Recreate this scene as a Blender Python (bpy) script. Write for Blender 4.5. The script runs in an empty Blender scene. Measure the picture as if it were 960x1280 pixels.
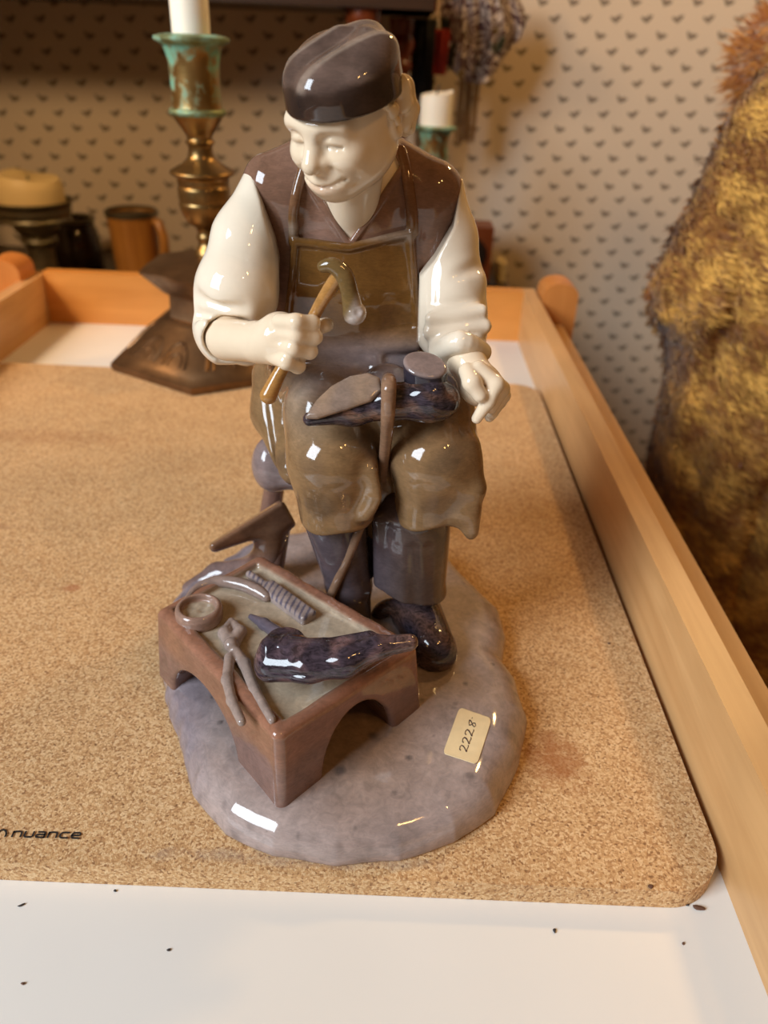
import bpy, bmesh, math, random
import numpy as np
from mathutils import Vector, Matrix
random.seed(7); RNG = np.random.default_rng(7)
SC = bpy.context.scene
COL = SC.collection

# ------------------------------------------------------------------ camera
CAM_F = 961.0                       # focal length in pixels of the 960 x 1280 frame
PITCH = math.atan(586 / 961.0); ROLL = math.radians(2.4); CAM_H = 0.20
cp, sp, cr, sr = math.cos(PITCH), math.sin(PITCH), math.cos(ROLL), math.sin(ROLL)
FWD = np.array([0, cp, -sp]); UP0 = np.array([0, sp, cp]); RIGHT0 = np.array([1.0, 0, 0])
cam_d = bpy.data.cameras.new('camera'); cam = bpy.data.objects.new('camera', cam_d); COL.objects.link(cam)
r_ = cr * RIGHT0 + sr * UP0; u_ = -sr * RIGHT0 + cr * UP0; b_ = -FWD
cam.matrix_world = Matrix(((r_[0], u_[0], b_[0], 0), (r_[1], u_[1], b_[1], 0), (r_[2], u_[2], b_[2], CAM_H), (0, 0, 0, 1)))
cam_d.sensor_fit = 'VERTICAL'; cam_d.sensor_height = 36.0; cam_d.sensor_width = 27.0
cam_d.lens = 36.0 * CAM_F / 1280.0
cam_d.clip_start = 0.01; cam_d.clip_end = 20
cam_d.dof.use_dof = True; cam_d.dof.focus_distance = 0.225; cam_d.dof.aperture_fstop = 12.0
SC.camera = cam

# ------------------------------------------------------------------ world and lights
SC.view_settings.view_transform = 'Standard'; SC.view_settings.look = 'None'
SC.view_settings.gamma = 1.0; SC.view_settings.use_curve_mapping = False
SC.view_settings.exposure = 0.0
w = bpy.data.worlds.new('world'); SC.world = w; w.use_nodes = True
w.node_tree.nodes['Background'].inputs[0].default_value = (0.50, 0.28, 0.12, 1)
w.node_tree.nodes['Background'].inputs[1].default_value = 0.20


def area_light(name, loc, target, size, size_y, power, col):
    d = bpy.data.lights.new(name, 'AREA'); d.shape = 'RECTANGLE'; d.size = size; d.size_y = size_y
    d.energy = power; d.color = col
    o = bpy.data.objects.new(name, d); COL.objects.link(o); o.location = loc
    o.rotation_euler = (Vector(target) - Vector(loc)).to_track_quat('-Z', 'Y').to_euler()
    return o


def bulb(name, loc, power, col, r=0.03):
    d = bpy.data.lights.new(name, 'POINT'); d.energy = power; d.color = col; d.shadow_soft_size = r
    o = bpy.data.objects.new(name, d); COL.objects.link(o); o.location = loc
    return o


area_light('window_daylight', (-1.35, -0.75, 1.05), (0.05, 0.25, 0.05), 0.85, 1.0, 55, (0.80, 0.90, 1.0))
bulb('lamp_bulb', (0.40, -0.36, 0.95), 3.5, (1.0, 0.52, 0.16), 0.03)
bulb('lamp_bulb', (0.56, -0.20, 1.00), 3.5, (1.0, 0.52, 0.16), 0.03)
bulb('wall_bulb', (0.45, 0.80, 0.72), 8.0, (1.0, 0.60, 0.22), 0.04)
d_ = bpy.data.lights.new('niche_fill_spot', 'SPOT'); d_.energy = 9; d_.color = (1.0, 0.66, 0.33); d_.spot_size = math.radians(95); d_.spot_blend = 0.8; d_.shadow_soft_size = 0.05  # unseen warm fill spot, added to brighten the niche and mug
o_ = bpy.data.objects.new('niche_fill_spot', d_); COL.objects.link(o_); o_.location = (-0.56, 0.40, 0.46)
o_.rotation_euler = (Vector((-0.26, 0.85, 0.0)) - Vector(o_.location)).to_track_quat('-Z', 'Y').to_euler()


# ------------------------------------------------------------------ small helpers
def P(x, y, Y):
    """photograph pixel at depth Y (mm) -> world point in mm"""
    u, v = x - 480.0, y - 640.0
    a = u * cr + v * sr; b = -u * sr + v * cr
    d = FWD + RIGHT0 * a / CAM_F - UP0 * b / CAM_F
    return np.array([0, 0, CAM_H * 1000]) + d * Y / d[1]


def PZ(x, y, Z):
    u, v = x - 480.0, y - 640.0
    a = u * cr + v * sr; b = -u * sr + v * cr
    d = FWD + RIGHT0 * a / CAM_F - UP0 * b / CAM_F
    return np.array([0, 0, CAM_H * 1000]) + d * (Z - CAM_H * 1000) / d[2]


def mmpx(p):
    return float((np.asarray(p) - [0, 0, CAM_H * 1000]) @ FWD) / CAM_F


def lin(r, g, b):
    f = lambda c: (c / 12.92 if c <= 0.04045 else ((c + 0.055) / 1.055) ** 2.4)
    return np.array([f(r / 255.0), f(g / 255.0), f(b / 255.0)])


def tag(o, label=None, cat=None, group=None, kind=None):
    if label: o['label'] = label
    if cat: o['category'] = cat
    if group: o['group'] = group
    if kind: o['kind'] = kind
    return o


def parent_to(o, parent):
    o.parent = parent
    if parent.type == 'EMPTY': o.matrix_parent_inverse = Matrix.Translation(-Vector(parent.location))   # meshes are built in world space
    return o


def empty(name, loc, label, cat, group=None):
    o = bpy.data.objects.new(name, None); COL.objects.link(o); o.location = loc; o.empty_display_size = 0.02
    return tag(o, label, cat, group)


def link(name, me, mat, parent=None, smooth=True):
    o = bpy.data.objects.new(name, me); COL.objects.link(o)
    if mat: me.materials.append(mat)
    if smooth: me.polygons.foreach_set('use_smooth', [True] * len(me.polygons))
    if parent is not None: parent_to(o, parent)
    return o


# ------------------------------------------------------------------ node materials
class NT:
    def __init__(s, name):
        s.m = bpy.data.materials.new(name); s.m.use_nodes = True
        s.t = s.m.node_tree; s.b = s.t.nodes['Principled BSDF']
    def n(s, typ, **kw):
        x = s.t.nodes.new(typ)
        for k, v in kw.items(): setattr(x, k, v)
        return x
    def set(s, node, sock, v):
        i = node.inputs[sock]
        if isinstance(v, bpy.types.NodeSocket): s.t.links.new(v, i)
        else: i.default_value = v
    def math(s, op, a, b=0.0, c=None, clamp=False):
        x = s.n('ShaderNodeMath', operation=op, use_clamp=clamp); s.set(x, 0, a); s.set(x, 1, b)
        if c is not None: s.set(x, 2, c)
        return x.outputs[0]
    def coord(s, kind='Object', scale=(1, 1, 1), rot=(0, 0, 0)):
        tc = s.n('ShaderNodeTexCoord'); mp = s.n('ShaderNodeMapping')
        s.t.links.new(tc.outputs[kind], mp.inputs[0]); mp.inputs['Scale'].default_value = scale
        mp.inputs['Rotation'].default_value = rot
        return mp.outputs[0]
    def noise(s, vec, scale, detail=3, rough=0.55, dist=0.0):
        x = s.n('ShaderNodeTexNoise'); s.set(x, 'Vector', vec); s.set(x, 'Scale', scale)
        s.set(x, 'Detail', detail); s.set(x, 'Roughness', rough); s.set(x, 'Distortion', dist)
        return x.outputs['Fac']
    def voro(s, vec, scale, feature='F1', out='Distance', rnd=1.0):
        x = s.n('ShaderNodeTexVoronoi', feature=feature); s.set(x, 'Vector', vec); s.set(x, 'Scale', scale)
        s.set(x, 'Randomness', rnd)
        return x.outputs[out]
    def ramp(s, fac, stops, interp='LINEAR'):
        x = s.n('ShaderNodeValToRGB'); s.set(x, 0, fac); e = x.color_ramp; e.interpolation = interp
        while len(e.elements) < len(stops): e.elements.new(0.5)
        for el, (p, c) in zip(e.elements, stops):
            el.position = p; el.color = (*c, 1) if len(c) == 3 else c
        return x.outputs[0]
    def mix(s, fac, a, b, mode='MIX'):
        x = s.n('ShaderNodeMix', data_type='RGBA', blend_type=mode)
        s.set(x, 0, fac)
        for i, v in ((6, a), (7, b)):
            if not isinstance(v, bpy.types.NodeSocket): v = (*v, 1) if len(v) == 3 else v
            s.set(x, i, v)
        return x.outputs[2]
    def bump(s, h, strength, dist=0.001):
        x = s.n('ShaderNodeBump'); s.set(x, 'Height', h); s.set(x, 'Strength', strength); s.set(x, 'Distance', dist)
        s.t.links.new(x.outputs[0], s.b.inputs['Normal'])
    def P(s, **kw):
        nm = {'col': 'Base Color', 'rough': 'Roughness', 'metal': 'Metallic', 'ior': 'IOR', 'coat': 'Coat Weight',
              'sss': 'Subsurface Weight', 'trans': 'Transmission Weight', 'sheen': 'Sheen Weight', 'spec': 'Specular IOR Level'}
        for k, v in kw.items():
            if k == 'col' and not isinstance(v, bpy.types.NodeSocket): v = (*v, 1)
            s.set(s.b, nm[k], v)
        return s.m


def gray(x): return (x, x, x)


def mat_glaze(name, mott=0.25, streak=0.0, rough=0.07):
    n = NT(name); at = n.n('ShaderNodeAttribute', attribute_name='paint')
    v = n.coord('Object')
    f = n.noise(v, 160, 4, 0.6, 0.6)
    m = n.ramp(f, [(0.25, gray(1 - mott)), (0.75, gray(1 + mott * 0.55))])
    c = n.mix(1.0, at.outputs['Color'], m, 'MULTIPLY')
    if streak:
        f2 = n.noise(n.coord('Object', (1, 1, 3.2), (0, 0.2, 0.3)), 300, 5, 0.65, 1.5)
        m2 = n.ramp(f2, [(0.38, gray(1 - streak)), (0.62, (1 + streak, 1 + streak * 0.8, 1 + streak * 0.75))])
        c = n.mix(1.0, c, m2, 'MULTIPLY')
    n.bump(n.noise(v, 90, 2), 0.06, 0.002)
    return n.P(col=c, rough=rough, ior=1.52, spec=0.5)


GLAZE = mat_glaze('porcelain_glaze', 0.26, 0.10)
GLAZE_DARK = mat_glaze('porcelain_glaze_dark', 0.3, 0.55)
GLAZE_WHITE = mat_glaze('porcelain_glaze_white', 0.04)


def mat_wood(name, c1, c2, scale=9, along='Y', rough=0.38, stretch=14):
    n = NT(name)
    sc = {'X': (1, stretch, stretch), 'Y': (stretch, 1, stretch), 'Z': (stretch, stretch, 1)}[along]
    v = n.coord('Object', sc)
    f = n.noise(v, scale, 5, 0.6, 0.8); f2 = n.noise(n.coord('Object'), 14, 2)
    c = n.ramp(f, [(0.3, c1), (0.7, c2)])
    c = n.mix(1.0, c, n.ramp(f2, [(0.3, gray(0.86)), (0.7, gray(1.08))]), 'MULTIPLY')
    n.bump(f, 0.08, 0.001)
    return n.P(col=c, rough=rough)


W_SIDE = mat_wood('beech_varnished', lin(190, 142, 90), lin(210, 164, 110), 7, 'Y', 0.36)
W_BACK = mat_wood('beech_varnished_back', lin(205, 132, 58), lin(220, 148, 72), 7, 'X', 0.36)
W_POST = mat_wood('beech_post', lin(196, 120, 56), lin(212, 138, 70), 7, 'Z', 0.36)
W_DARK = mat_wood('dark_mahogany', lin(92, 40, 18), lin(126, 60, 28), 9, 'Z', 0.25)
W_DARKX = mat_wood('dark_mahogany_board', lin(44, 26, 12), lin(62, 38, 18), 9, 'X', 0.35)


def mat_plain(name, col, rough=0.5, metal=0.0, nz=0.12, nscale=30, bump=0.0):
    n = NT(name); v = n.coord('Object'); f = n.noise(v, nscale, 4)
    c = n.mix(1.0, tuple(col), n.ramp(f, [(0.3, gray(1 - nz)), (0.7, gray(1 + nz))]), 'MULTIPLY')
    if bump: n.bump(f, bump, 0.001)
    return n.P(col=c, rough=rough, metal=metal)


# ------------------------------------------------------------------ SDF toolkit (millimetres)
def cap(p, a, b, ra, rb=None):
    if rb is None: rb = ra
    a = np.asarray(a, np.float32); b = np.asarray(b, np.float32)
    ab = b - a; L = float(ab @ ab) + 1e-9
    t = np.clip((p - a) @ ab / L, 0, 1)
    return np.linalg.norm(p - a - t[:, None] * ab, axis=1) - (ra + t * (rb - ra))


def chain(p, pts, rs, k=0.0):
    d = None
    for i in range(len(pts) - 1):
        e = cap(p, pts[i], pts[i + 1], rs[i], rs[i + 1])
        d = e if d is None else (smin(d, e, k) if k else np.minimum(d, e))
    return d


def spline(pts, rs, n=5):
    pts = [np.asarray(q, float) for q in pts]; m = len(pts); P2, R2 = [], []
    for i in range(m - 1):
        a, b, c, d = pts[max(i - 1, 0)], pts[i], pts[i + 1], pts[min(i + 2, m - 1)]
        for k in range(n):
            t = k / n
            P2.append(0.5 * (2 * b + (c - a) * t + (2 * a - 5 * b + 4 * c - d) * t * t + (3 * b - a - 3 * c + d) * t ** 3)); R2.append(rs[i] + (rs[i + 1] - rs[i]) * t)
    return P2 + [pts[-1]], R2 + [rs[-1]]


def tube(p, pts, rs, n=5):
    return chain(p, *spline(pts, rs, n))


def hit(fn, x, y, Y0=150, Y1=330, out=0.0):
    """first point of a surface met along the line of sight through a pixel; out lifts it towards the eye"""
    Ys = np.arange(Y0, Y1, 0.25); e = np.array([0, 0, CAM_H * 1000]); d = P(x, y, 1000) - e
    L = (e + d * (Ys / 1000.0)[:, None]).astype(np.float32)
    i = int(np.argmax(fn(L) < 0)); q = L[i].astype(float)
    return q - d / np.linalg.norm(d) * out


def ell(p, c, r, R=None):
    q = p - np.asarray(c, np.float32)
    if R is not None: q = q @ np.asarray(R, np.float32)     # columns of R = local axes
    r = np.asarray(r, np.float32)
    k0 = np.linalg.norm(q / r, axis=1); k1 = np.linalg.norm(q / (r * r), axis=1) + 1e-6
    return k0 * (k0 - 1) / k1


def ball(p, c, r): return np.linalg.norm(p - np.asarray(c, np.float32), axis=1) - r


def box(p, c, h, r=0.0, R=None):
    q = p - np.asarray(c, np.float32)
    if R is not None: q = q @ np.asarray(R, np.float32)
    q = np.abs(q) - (np.asarray(h, np.float32) - r)
    return np.linalg.norm(np.maximum(q, 0), axis=1) + np.minimum(q.max(axis=1), 0) - r


def smin(a, b, k):
    h = np.maximum(k - np.abs(a - b), 0) / k
    return np.minimum(a, b) - h * h * k * 0.25


def smax(a, b, k): return -smin(-a, -b, k)


def poly2(px, py, pts):
    """signed distance to a polygon in a plane"""
    n = len(pts); d = np.full(px.shape, 1e9, np.float32); s = np.ones(px.shape, np.float32)
    for i in range(n):
        vi = pts[i]; vj = pts[i - 1]
        ex, ey = vj[0] - vi[0], vj[1] - vi[1]; wx, wy = px - vi[0], py - vi[1]
        t = np.clip((wx * ex + wy * ey) / (ex * ex + ey * ey + 1e-9), 0, 1)
        bx, by = wx - ex * t, wy - ey * t
        d = np.minimum(d, bx * bx + by * by)
        c1 = py >= vi[1]; c2 = py < vj[1]; c3 = ex * wy > ey * wx
        s = np.where((c1 & c2 & c3) | (~c1 & ~c2 & ~c3), -s, s)
    return s * np.sqrt(d)


def wav(p, wl, seed, n=7):
    """cheap smooth noise about -1..1 with features of size wl"""
    g = np.random.default_rng(seed); o = 0
    for i in range(n):
        d = g.normal(size=3); d /= np.linalg.norm(d)
        o = o + np.sin(p @ (d * (2 * math.pi / (wl * g.uniform(0.7, 1.5)))).astype(np.float32) + g.uniform(0, 6.28))
    return o / (n * 0.6)


def grid_mesh(fn, lo, hi, h, name):
    lo = np.asarray(lo, np.float32) - 2 * h; hi = np.asarray(hi, np.float32) + 2 * h
    B = 4
    nb = np.maximum(np.ceil((hi - lo) / (h * B)).astype(int), 1); nf = nb * B
    cx = [lo[i] + (np.arange(nb[i]) + 0.5) * h * B for i in range(3)]
    G = np.stack(np.meshgrid(*cx, indexing='ij'), -1).reshape(-1, 3).astype(np.float32)
    dc = fn(G).reshape(nb)
    m = np.abs(dc) < h * B * 1.25
    for ax in range(3):
        m2 = m.copy(); sl = [slice(None)] * 3; sr_ = [slice(None)] * 3
        sl[ax] = slice(1, None); sr_[ax] = slice(0, -1); m2[tuple(sl)] |= m[tuple(sr_)]; m = m2
    up = lambda a: a.repeat(B, 0).repeat(B, 1).repeat(B, 2)
    V = up(np.where(dc < 0, -1e3, 1e3).astype(np.float32)); M = up(m)
    ii = np.argwhere(M)
    V[M] = fn((lo + ii * h).astype(np.float32))
    ins = V < 0
    n0, n1, n2 = nf
    S = np.zeros((n0 - 1, n1 - 1, n2 - 1), np.int8)
    offs = [(a, b, c) for a in (0, 1) for b in (0, 1) for c in (0, 1)]
    for a, b, c in offs: S += ins[a:n0 - 1 + a, b:n1 - 1 + b, c:n2 - 1 + c]
    act = (S > 0) & (S < 8); cells = np.argwhere(act)
    idx = np.full(S.shape, -1, np.int64); idx[act] = np.arange(len(cells))
    acc = np.zeros((len(cells), 3)); cnt = np.zeros(len(cells))
    for ax in range(3):
        e = [0, 0, 0]; e[ax] = 1; o1, o2 = [q for q in range(3) if q != ax]
        for a in (0, 1):
            for b in (0, 1):
                o = [0, 0, 0]; o[o1] = a; o[o2] = b
                c0 = cells + o; c1 = c0 + e
                v0 = V[c0[:, 0], c0[:, 1], c0[:, 2]]; v1 = V[c1[:, 0], c1[:, 1], c1[:, 2]]
                x = (v0 < 0) != (v1 < 0); t = np.where(x, v0 / (v0 - v1 + 1e-12), 0)
                t = np.clip(t, 0, 1); pt = c0 + t[:, None] * np.array(e)
                acc += np.where(x[:, None], pt, 0); cnt += x
    vt = lo + (acc / cnt[:, None]) * h
    quads = []
    for ax in range(3):
        o1, o2 = (ax + 1) % 3, (ax + 2) % 3
        sl0 = [slice(1, -1)] * 3; sl0[ax] = slice(0, -1); sl1 = [slice(1, -1)] * 3; sl1[ax] = slice(1, None)
        a = ins[tuple(sl0)]; b = ins[tuple(sl1)]
        for flip, msk in ((False, a & ~b), (True, ~a & b)):
            q = np.argwhere(msk)
            if not len(q): continue
            base = q.copy()
            for k in range(3):
                if k != ax: base[:, k] += 1
            def at(d1, d2):
                c = base.copy(); c[:, o1] += d1; c[:, o2] += d2
                return idx[c[:, 0], c[:, 1], c[:, 2]]
            f = np.stack([at(-1, -1), at(0, -1), at(0, 0), at(-1, 0)], 1)
            quads.append(f[:, ::-1] if flip else f)
    F = np.concatenate(quads); F = F[(F >= 0).all(1)]
    vt = vt.astype(np.float32)
    for _ in range(2):                                    # slide the vertices onto the surface
        d = fn(vt); g = np.zeros_like(vt); e = h * 0.3
        for k in range(3):
            q = vt.copy(); q[:, k] += e; q2 = vt.copy(); q2[:, k] -= e
            g[:, k] = (fn(q) - fn(q2)) / (2 * e)
        st = g * (d / np.maximum((g * g).sum(1), 0.2))[:, None]
        ln = np.linalg.norm(st, axis=1, keepdims=True); st *= np.minimum(1, 0.6 * h / np.maximum(ln, 1e-9))
        vt = vt - st
    return vt, F


def mesh_from(name, v, F, paint=None):
    me = bpy.data.meshes.new(name)
    me.vertices.add(len(v)); me.vertices.foreach_set('co', (v * 0.001).astype(np.float32).ravel())
    k = F.shape[1]
    me.loops.add(F.size); me.loops.foreach_set('vertex_index', F.astype(np.int32).ravel())
    me.polygons.add(len(F)); me.polygons.foreach_set('loop_start', np.arange(0, F.size, k, dtype=np.int32))
    me.update(calc_edges=True); me.validate()
    if paint is not None:
        c = np.ones((len(v), 4), np.float32); c[:, :3] = paint
        a = me.color_attributes.new('paint', 'FLOAT_COLOR', 'POINT'); a.data.foreach_set('color', c.ravel())
    return me


def sdf_obj(name, fn, lo, hi, h, paint, mat, parent, label=None):
    v, F = grid_mesh(fn, lo, hi, h, name)
    pc = paint(v) if callable(paint) else np.tile(np.asarray(paint, np.float32), (len(v), 1))
    o = link(name, mesh_from(name, v, F, pc), mat, parent)
    if label: o['label'] = label
    return o


def bounds(*pts, pad=5):
    a = np.array(pts); return a.min(0) - pad, a.max(0) + pad


def blend(c1, c2, t):
    t = np.clip(t, 0, 1)[:, None]; return np.asarray(c1) * (1 - t) + np.asarray(c2) * t


def sstep(a, b, x):
    t = np.clip((x - a) / (b - a), 0, 1); return t * t * (3 - 2 * t)


# ------------------------------------------------------------------ plain mesh tools (metres)
def bm_obj(name, bm, mat, parent=None, smooth=False, bevel=0.0, seg=2):
    if bevel:
        bmesh.ops.bevel(bm, geom=[e for e in bm.edges if e.calc_face_angle(0) > 0.5], offset=bevel, segments=seg, profile=0.5, affect='EDGES')
    bmesh.ops.recalc_face_normals(bm, faces=bm.faces)
    me = bpy.data.meshes.new(name); bm.to_mesh(me); bm.free()
    o = link(name, me, mat, parent, smooth)
    if smooth:
        for e in me.edges: pass
        me.set_sharp_from_angle(angle=math.radians(40))
    return o


def add_box(bm, lo, hi):
    v = [bm.verts.new((x, y, z)) for x in (lo[0], hi[0]) for y in (lo[1], hi[1]) for z in (lo[2], hi[2])]
    for f in ((0, 1, 3, 2), (4, 6, 7, 5), (0, 4, 5, 1), (2, 3, 7, 6), (0, 2, 6, 4), (1, 5, 7, 3)):
        bm.faces.new([v[i] for i in f])


def box_obj(name, lo, hi, mat, parent=None, bevel=0.0015):
    bm = bmesh.new(); add_box(bm, lo, hi)
    return bm_obj(name, bm, mat, parent, True, bevel)


def add_lathe(bm, prof, c, n=48, cap_ends=True, wob=None):
    """prof: list of (r, z) in metres about the vertical axis at c"""
    rings = []
    for (r, z) in prof:
        ring = []
        for i in range(n):
            a = 2 * math.pi * i / n; rr = r * (1 + (wob(a, z) if wob else 0))
            ring.append(bm.verts.new((c[0] + rr * math.cos(a), c[1] + rr * math.sin(a), c[2] + z)))
        rings.append(ring)
    for a, b in zip(rings, rings[1:]):
        for i in range(n): bm.faces.new((a[i], a[(i + 1) % n], b[(i + 1) % n], b[i]))
    if cap_ends:
        bm.faces.new(rings[0][::-1]); bm.faces.new(rings[-1])
    return rings


def lathe_obj(name, prof, c, mat, parent=None, n=48, wob=None):
    bm = bmesh.new(); add_lathe(bm, prof, c, n, True, wob)
    return bm_obj(name, bm, mat, parent, True)


def smooth_prof(pts, sub=4):
    """Catmull-Rom through (r, z) points"""
    out = []; n = len(pts)
    for i in range(n - 1):
        p0, p1, p2, p3 = pts[max(i - 1, 0)], pts[i], pts[i + 1], pts[min(i + 2, n - 1)]
        for k in range(sub):
            t = k / sub
            out.append(tuple(0.5 * (2 * p1[j] + (p2[j] - p0[j]) * t + (2 * p0[j] - 5 * p1[j] + 4 * p2[j] - p3[j]) * t * t + (3 * p1[j] - p0[j] - 3 * p2[j] + p3[j]) * t ** 3) for j in (0, 1)))
    out.append(tuple(pts[-1])); return [(max(r, 0.0005), z) for r, z in out]


def add_tube(bm, pts, r, n=8):
    rings = []; m = len(pts)
    for i, p in enumerate(pts):
        p = Vector(p); t = (Vector(pts[min(i + 1, m - 1)]) - Vector(pts[max(i - 1, 0)])).normalized()
        a = t.orthogonal().normalized() if i == 0 else (prev - t * prev.dot(t)).normalized()
        prev = a; b = t.cross(a); rr = r[i] if isinstance(r, (list, tuple)) else r
        rings.append([bm.verts.new(p + (a * math.cos(2 * math.pi * k / n) + b * math.sin(2 * math.pi * k / n)) * rr) for k in range(n)])
    for a, b in zip(rings, rings[1:]):
        for i in range(n): bm.faces.new((a[i], a[(i + 1) % n], b[(i + 1) % n], b[i]))
    bm.faces.new(rings[0][::-1]); bm.faces.new(rings[-1])


def rounded_rect(x0, y0, x1, y1, r, n=10):
    pts = []
    for cx, cy, a0 in ((x1 - r, y0 + r, -90), (x1 - r, y1 - r, 0), (x0 + r, y1 - r, 90), (x0 + r, y0 + r, 180)):
        for i in range(n + 1):
            a = math.radians(a0 + 90 * i / n); pts.append((cx + r * math.cos(a), cy + r * math.sin(a)))
    return pts


def add_prism(bm, pts, z0, z1):
    a = [bm.verts.new((x, y, z0)) for x, y in pts]; b = [bm.verts.new((x, y, z1)) for x, y in pts]
    n = len(pts)
    for i in range(n): bm.faces.new((a[i], a[(i + 1) % n], b[(i + 1) % n], b[i]))
    bm.faces.new(a[::-1]); bm.faces.new(b)


# ================================================================== SETTING
def mat_wallpaper():
    n = NT('wallpaper'); tc = n.n('ShaderNodeTexCoord'); sx = n.n('ShaderNodeSeparateXYZ')
    mp = n.n('ShaderNodeMapping'); n.t.links.new(tc.outputs['Object'], mp.inputs[0]); mp.inputs['Rotation'].default_value = (0, math.radians(2.0), 0)
    n.t.links.new(mp.outputs[0], sx.inputs[0])
    ca, sa = math.cos(math.radians(2.0)), math.sin(math.radians(2.0))
    # object space of the wall has its origin at a printed motif
    X, Z = sx.outputs[0], sx.outputs[2]
    def motif(u, v, tilt):
        m = None
        for ang, L, off, wd in ((40, 0.0060, 0.0046, 0.0023), (136, 0.0055, 0.0042, 0.0022), (88, 0.0044, 0.0018, 0.0019), (64, 0.0044, 0.0042, 0.0014)):
            a = math.radians(ang + tilt); dx, dy = math.cos(a), math.sin(a)
            cu, cv = dx * off, dy * off - 0.002
            pu = n.math('SUBTRACT', u, cu); pv = n.math('SUBTRACT', v, cv)
            al = n.math('ADD', n.math('MULTIPLY', pu, dx), n.math('MULTIPLY', pv, dy))
            ac = n.math('SUBTRACT', n.math('MULTIPLY', pv, dx), n.math('MULTIPLY', pu, dy))
            al = n.math('DIVIDE', al, L); ac = n.math('DIVIDE', ac, wd)
            d = n.math('ADD', n.math('MULTIPLY', al, al), n.math('MULTIPLY', ac, ac))
            d = n.math('SUBTRACT', 1.0, d, clamp=True)
            m = d if m is None else n.math('MAXIMUM', m, d)
        return n.math('MULTIPLY', m, 2.2, clamp=True)
    PX, PZ_ = 0.0383, 0.0355
    def cell(c, off, per): # centred repeat
        a = n.math('DIVIDE', n.math('ADD', c, off), per)
        f = n.math('FRACT', n.math('ADD', a, 0.5)); return n.math('MULTIPLY', n.math('SUBTRACT', f, 0.5), per)
    m1 = motif(cell(X, 0, PX), cell(Z, 0, PZ_), -18)
    m2 = motif(cell(X, PX / 2, PX), cell(Z, PZ_ / 2, PZ_), 8)
    m = n.math('MAXIMUM', m1, m2)
    v = n.coord('Object')
    mot = n.math('MULTIPLY', m, n.math('ADD', 0.72, n.math('MULTIPLY', n.noise(v, 400, 2), 0.5)), clamp=True)
    weave = n.noise(n.coord('Object', (1, 1, 8)), 500, 2)
    paper = n.ramp(weave, [(0.3, lin(204, 186, 164)), (0.7, lin(216, 200, 178))])
    c = n.mix(mot, paper, lin(124, 110, 94))
    return n.P(col=c, rough=0.75)


wm = mat_wallpaper()
wall = box_obj('wall_back', (-1.9 - 0.1687, 0.0, -1.05 - 0.2492), (1.7 - 0.1687, 0.03, 1.35 - 0.2492), wm, None, 0)
wall.location = (0.1687, 1.15, 0.2492); tag(wall, kind='structure')
light_blocker = box_obj('niche_light_blocker', (-0.68, 0.22, -0.75), (-0.62, 1.15, 1.10), wm, None, 0); tag(light_blocker, kind='structure')  # unseen panel, added to keep window light off the niche
fm = mat_wood('floor_boards', lin(70, 46, 26), lin(96, 64, 36), 6, 'X', 0.4)
fl = box_obj('floor', (-1.9, -0.6, -0.78), (1.7, 1.15, -0.75), fm, None, 0); tag(fl, kind='structure')

# ------------------------------------------------------------------ table with raised wooden rim
table = empty('tray_table', (-0.09, 0.25, -0.75), 'white-topped table with a raised varnished wooden rim', 'table')
n = NT('white_laminate'); v = n.coord('Object'); f = n.noise(v, 6, 3)
c = n.ramp(f, [(0.3, lin(226, 222, 214)), (0.7, lin(234, 231, 224))])
spk = n.math('LESS_THAN', n.voro(v, 45), 0.022)
c = n.mix(n.math('MULTIPLY', spk, 0.5), c, lin(150, 120, 90))
WHITE = n.P(col=c, rough=0.33)
box_obj('tabletop', (-0.284, -0.16, -0.022), (0.106, 0.624, -0.008), WHITE, table, 0)
for nm, lo, hi, m in (('side_board', (0.105, -0.17, -0.03), (0.115, 0.634, 0.033), W_SIDE), ('side_board', (-0.293, -0.17, -0.03), (-0.283, 0.634, 0.031), W_SIDE),
                      ('end_board', (-0.283, 0.622, -0.03), (0.105, 0.634, 0.033), W_BACK), ('end_board', (-0.283, -0.17, -0.03), (0.105, -0.16, -0.008), W_BACK)):
    box_obj(nm, lo, hi, m, table, 0.0016)
for nm, lo, hi in (('side_rail', (0.1155, -0.19, -0.045), (0.1345, 0.60, 0.015)), ('side_rail', (-0.3125, -0.19, -0.045), (-0.2935, 0.60, 0.015))):
    box_obj(nm, lo, hi, W_SIDE, table, 0.0025)
for x0 in (0.1165, -0.321):
    for y0 in (0.600, -0.215):
        bm = bmesh.new(); w_ = 0.0275 if x0 > 0 else 0.030
        ztop = 0.0465; r = w_ / 2; cxx = x0 + r; pts = []
        ex = 0.0095
        for k in range(13):
            a = math.pi * k / 12; pts.append((cxx + r * math.cos(a), ztop - ex + ex * math.sin(a)))
        pts += [(x0, -0.75), (x0 + w_, -0.75)]
        a = [bm.verts.new((x, y0, z)) for x, z in pts]; b = [bm.verts.new((x, y0 + 0.028, z)) for x, z in pts]; m_ = len(pts)
        for i in range(m_): bm.faces.new((a[i], a[(i + 1) % m_], b[(i + 1) % m_], b[i]))
        bm.faces.new(a[::-1]); bm.faces.new(b)
        bm_obj('post', bm, W_POST, table, True, 0.003, 3)

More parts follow.
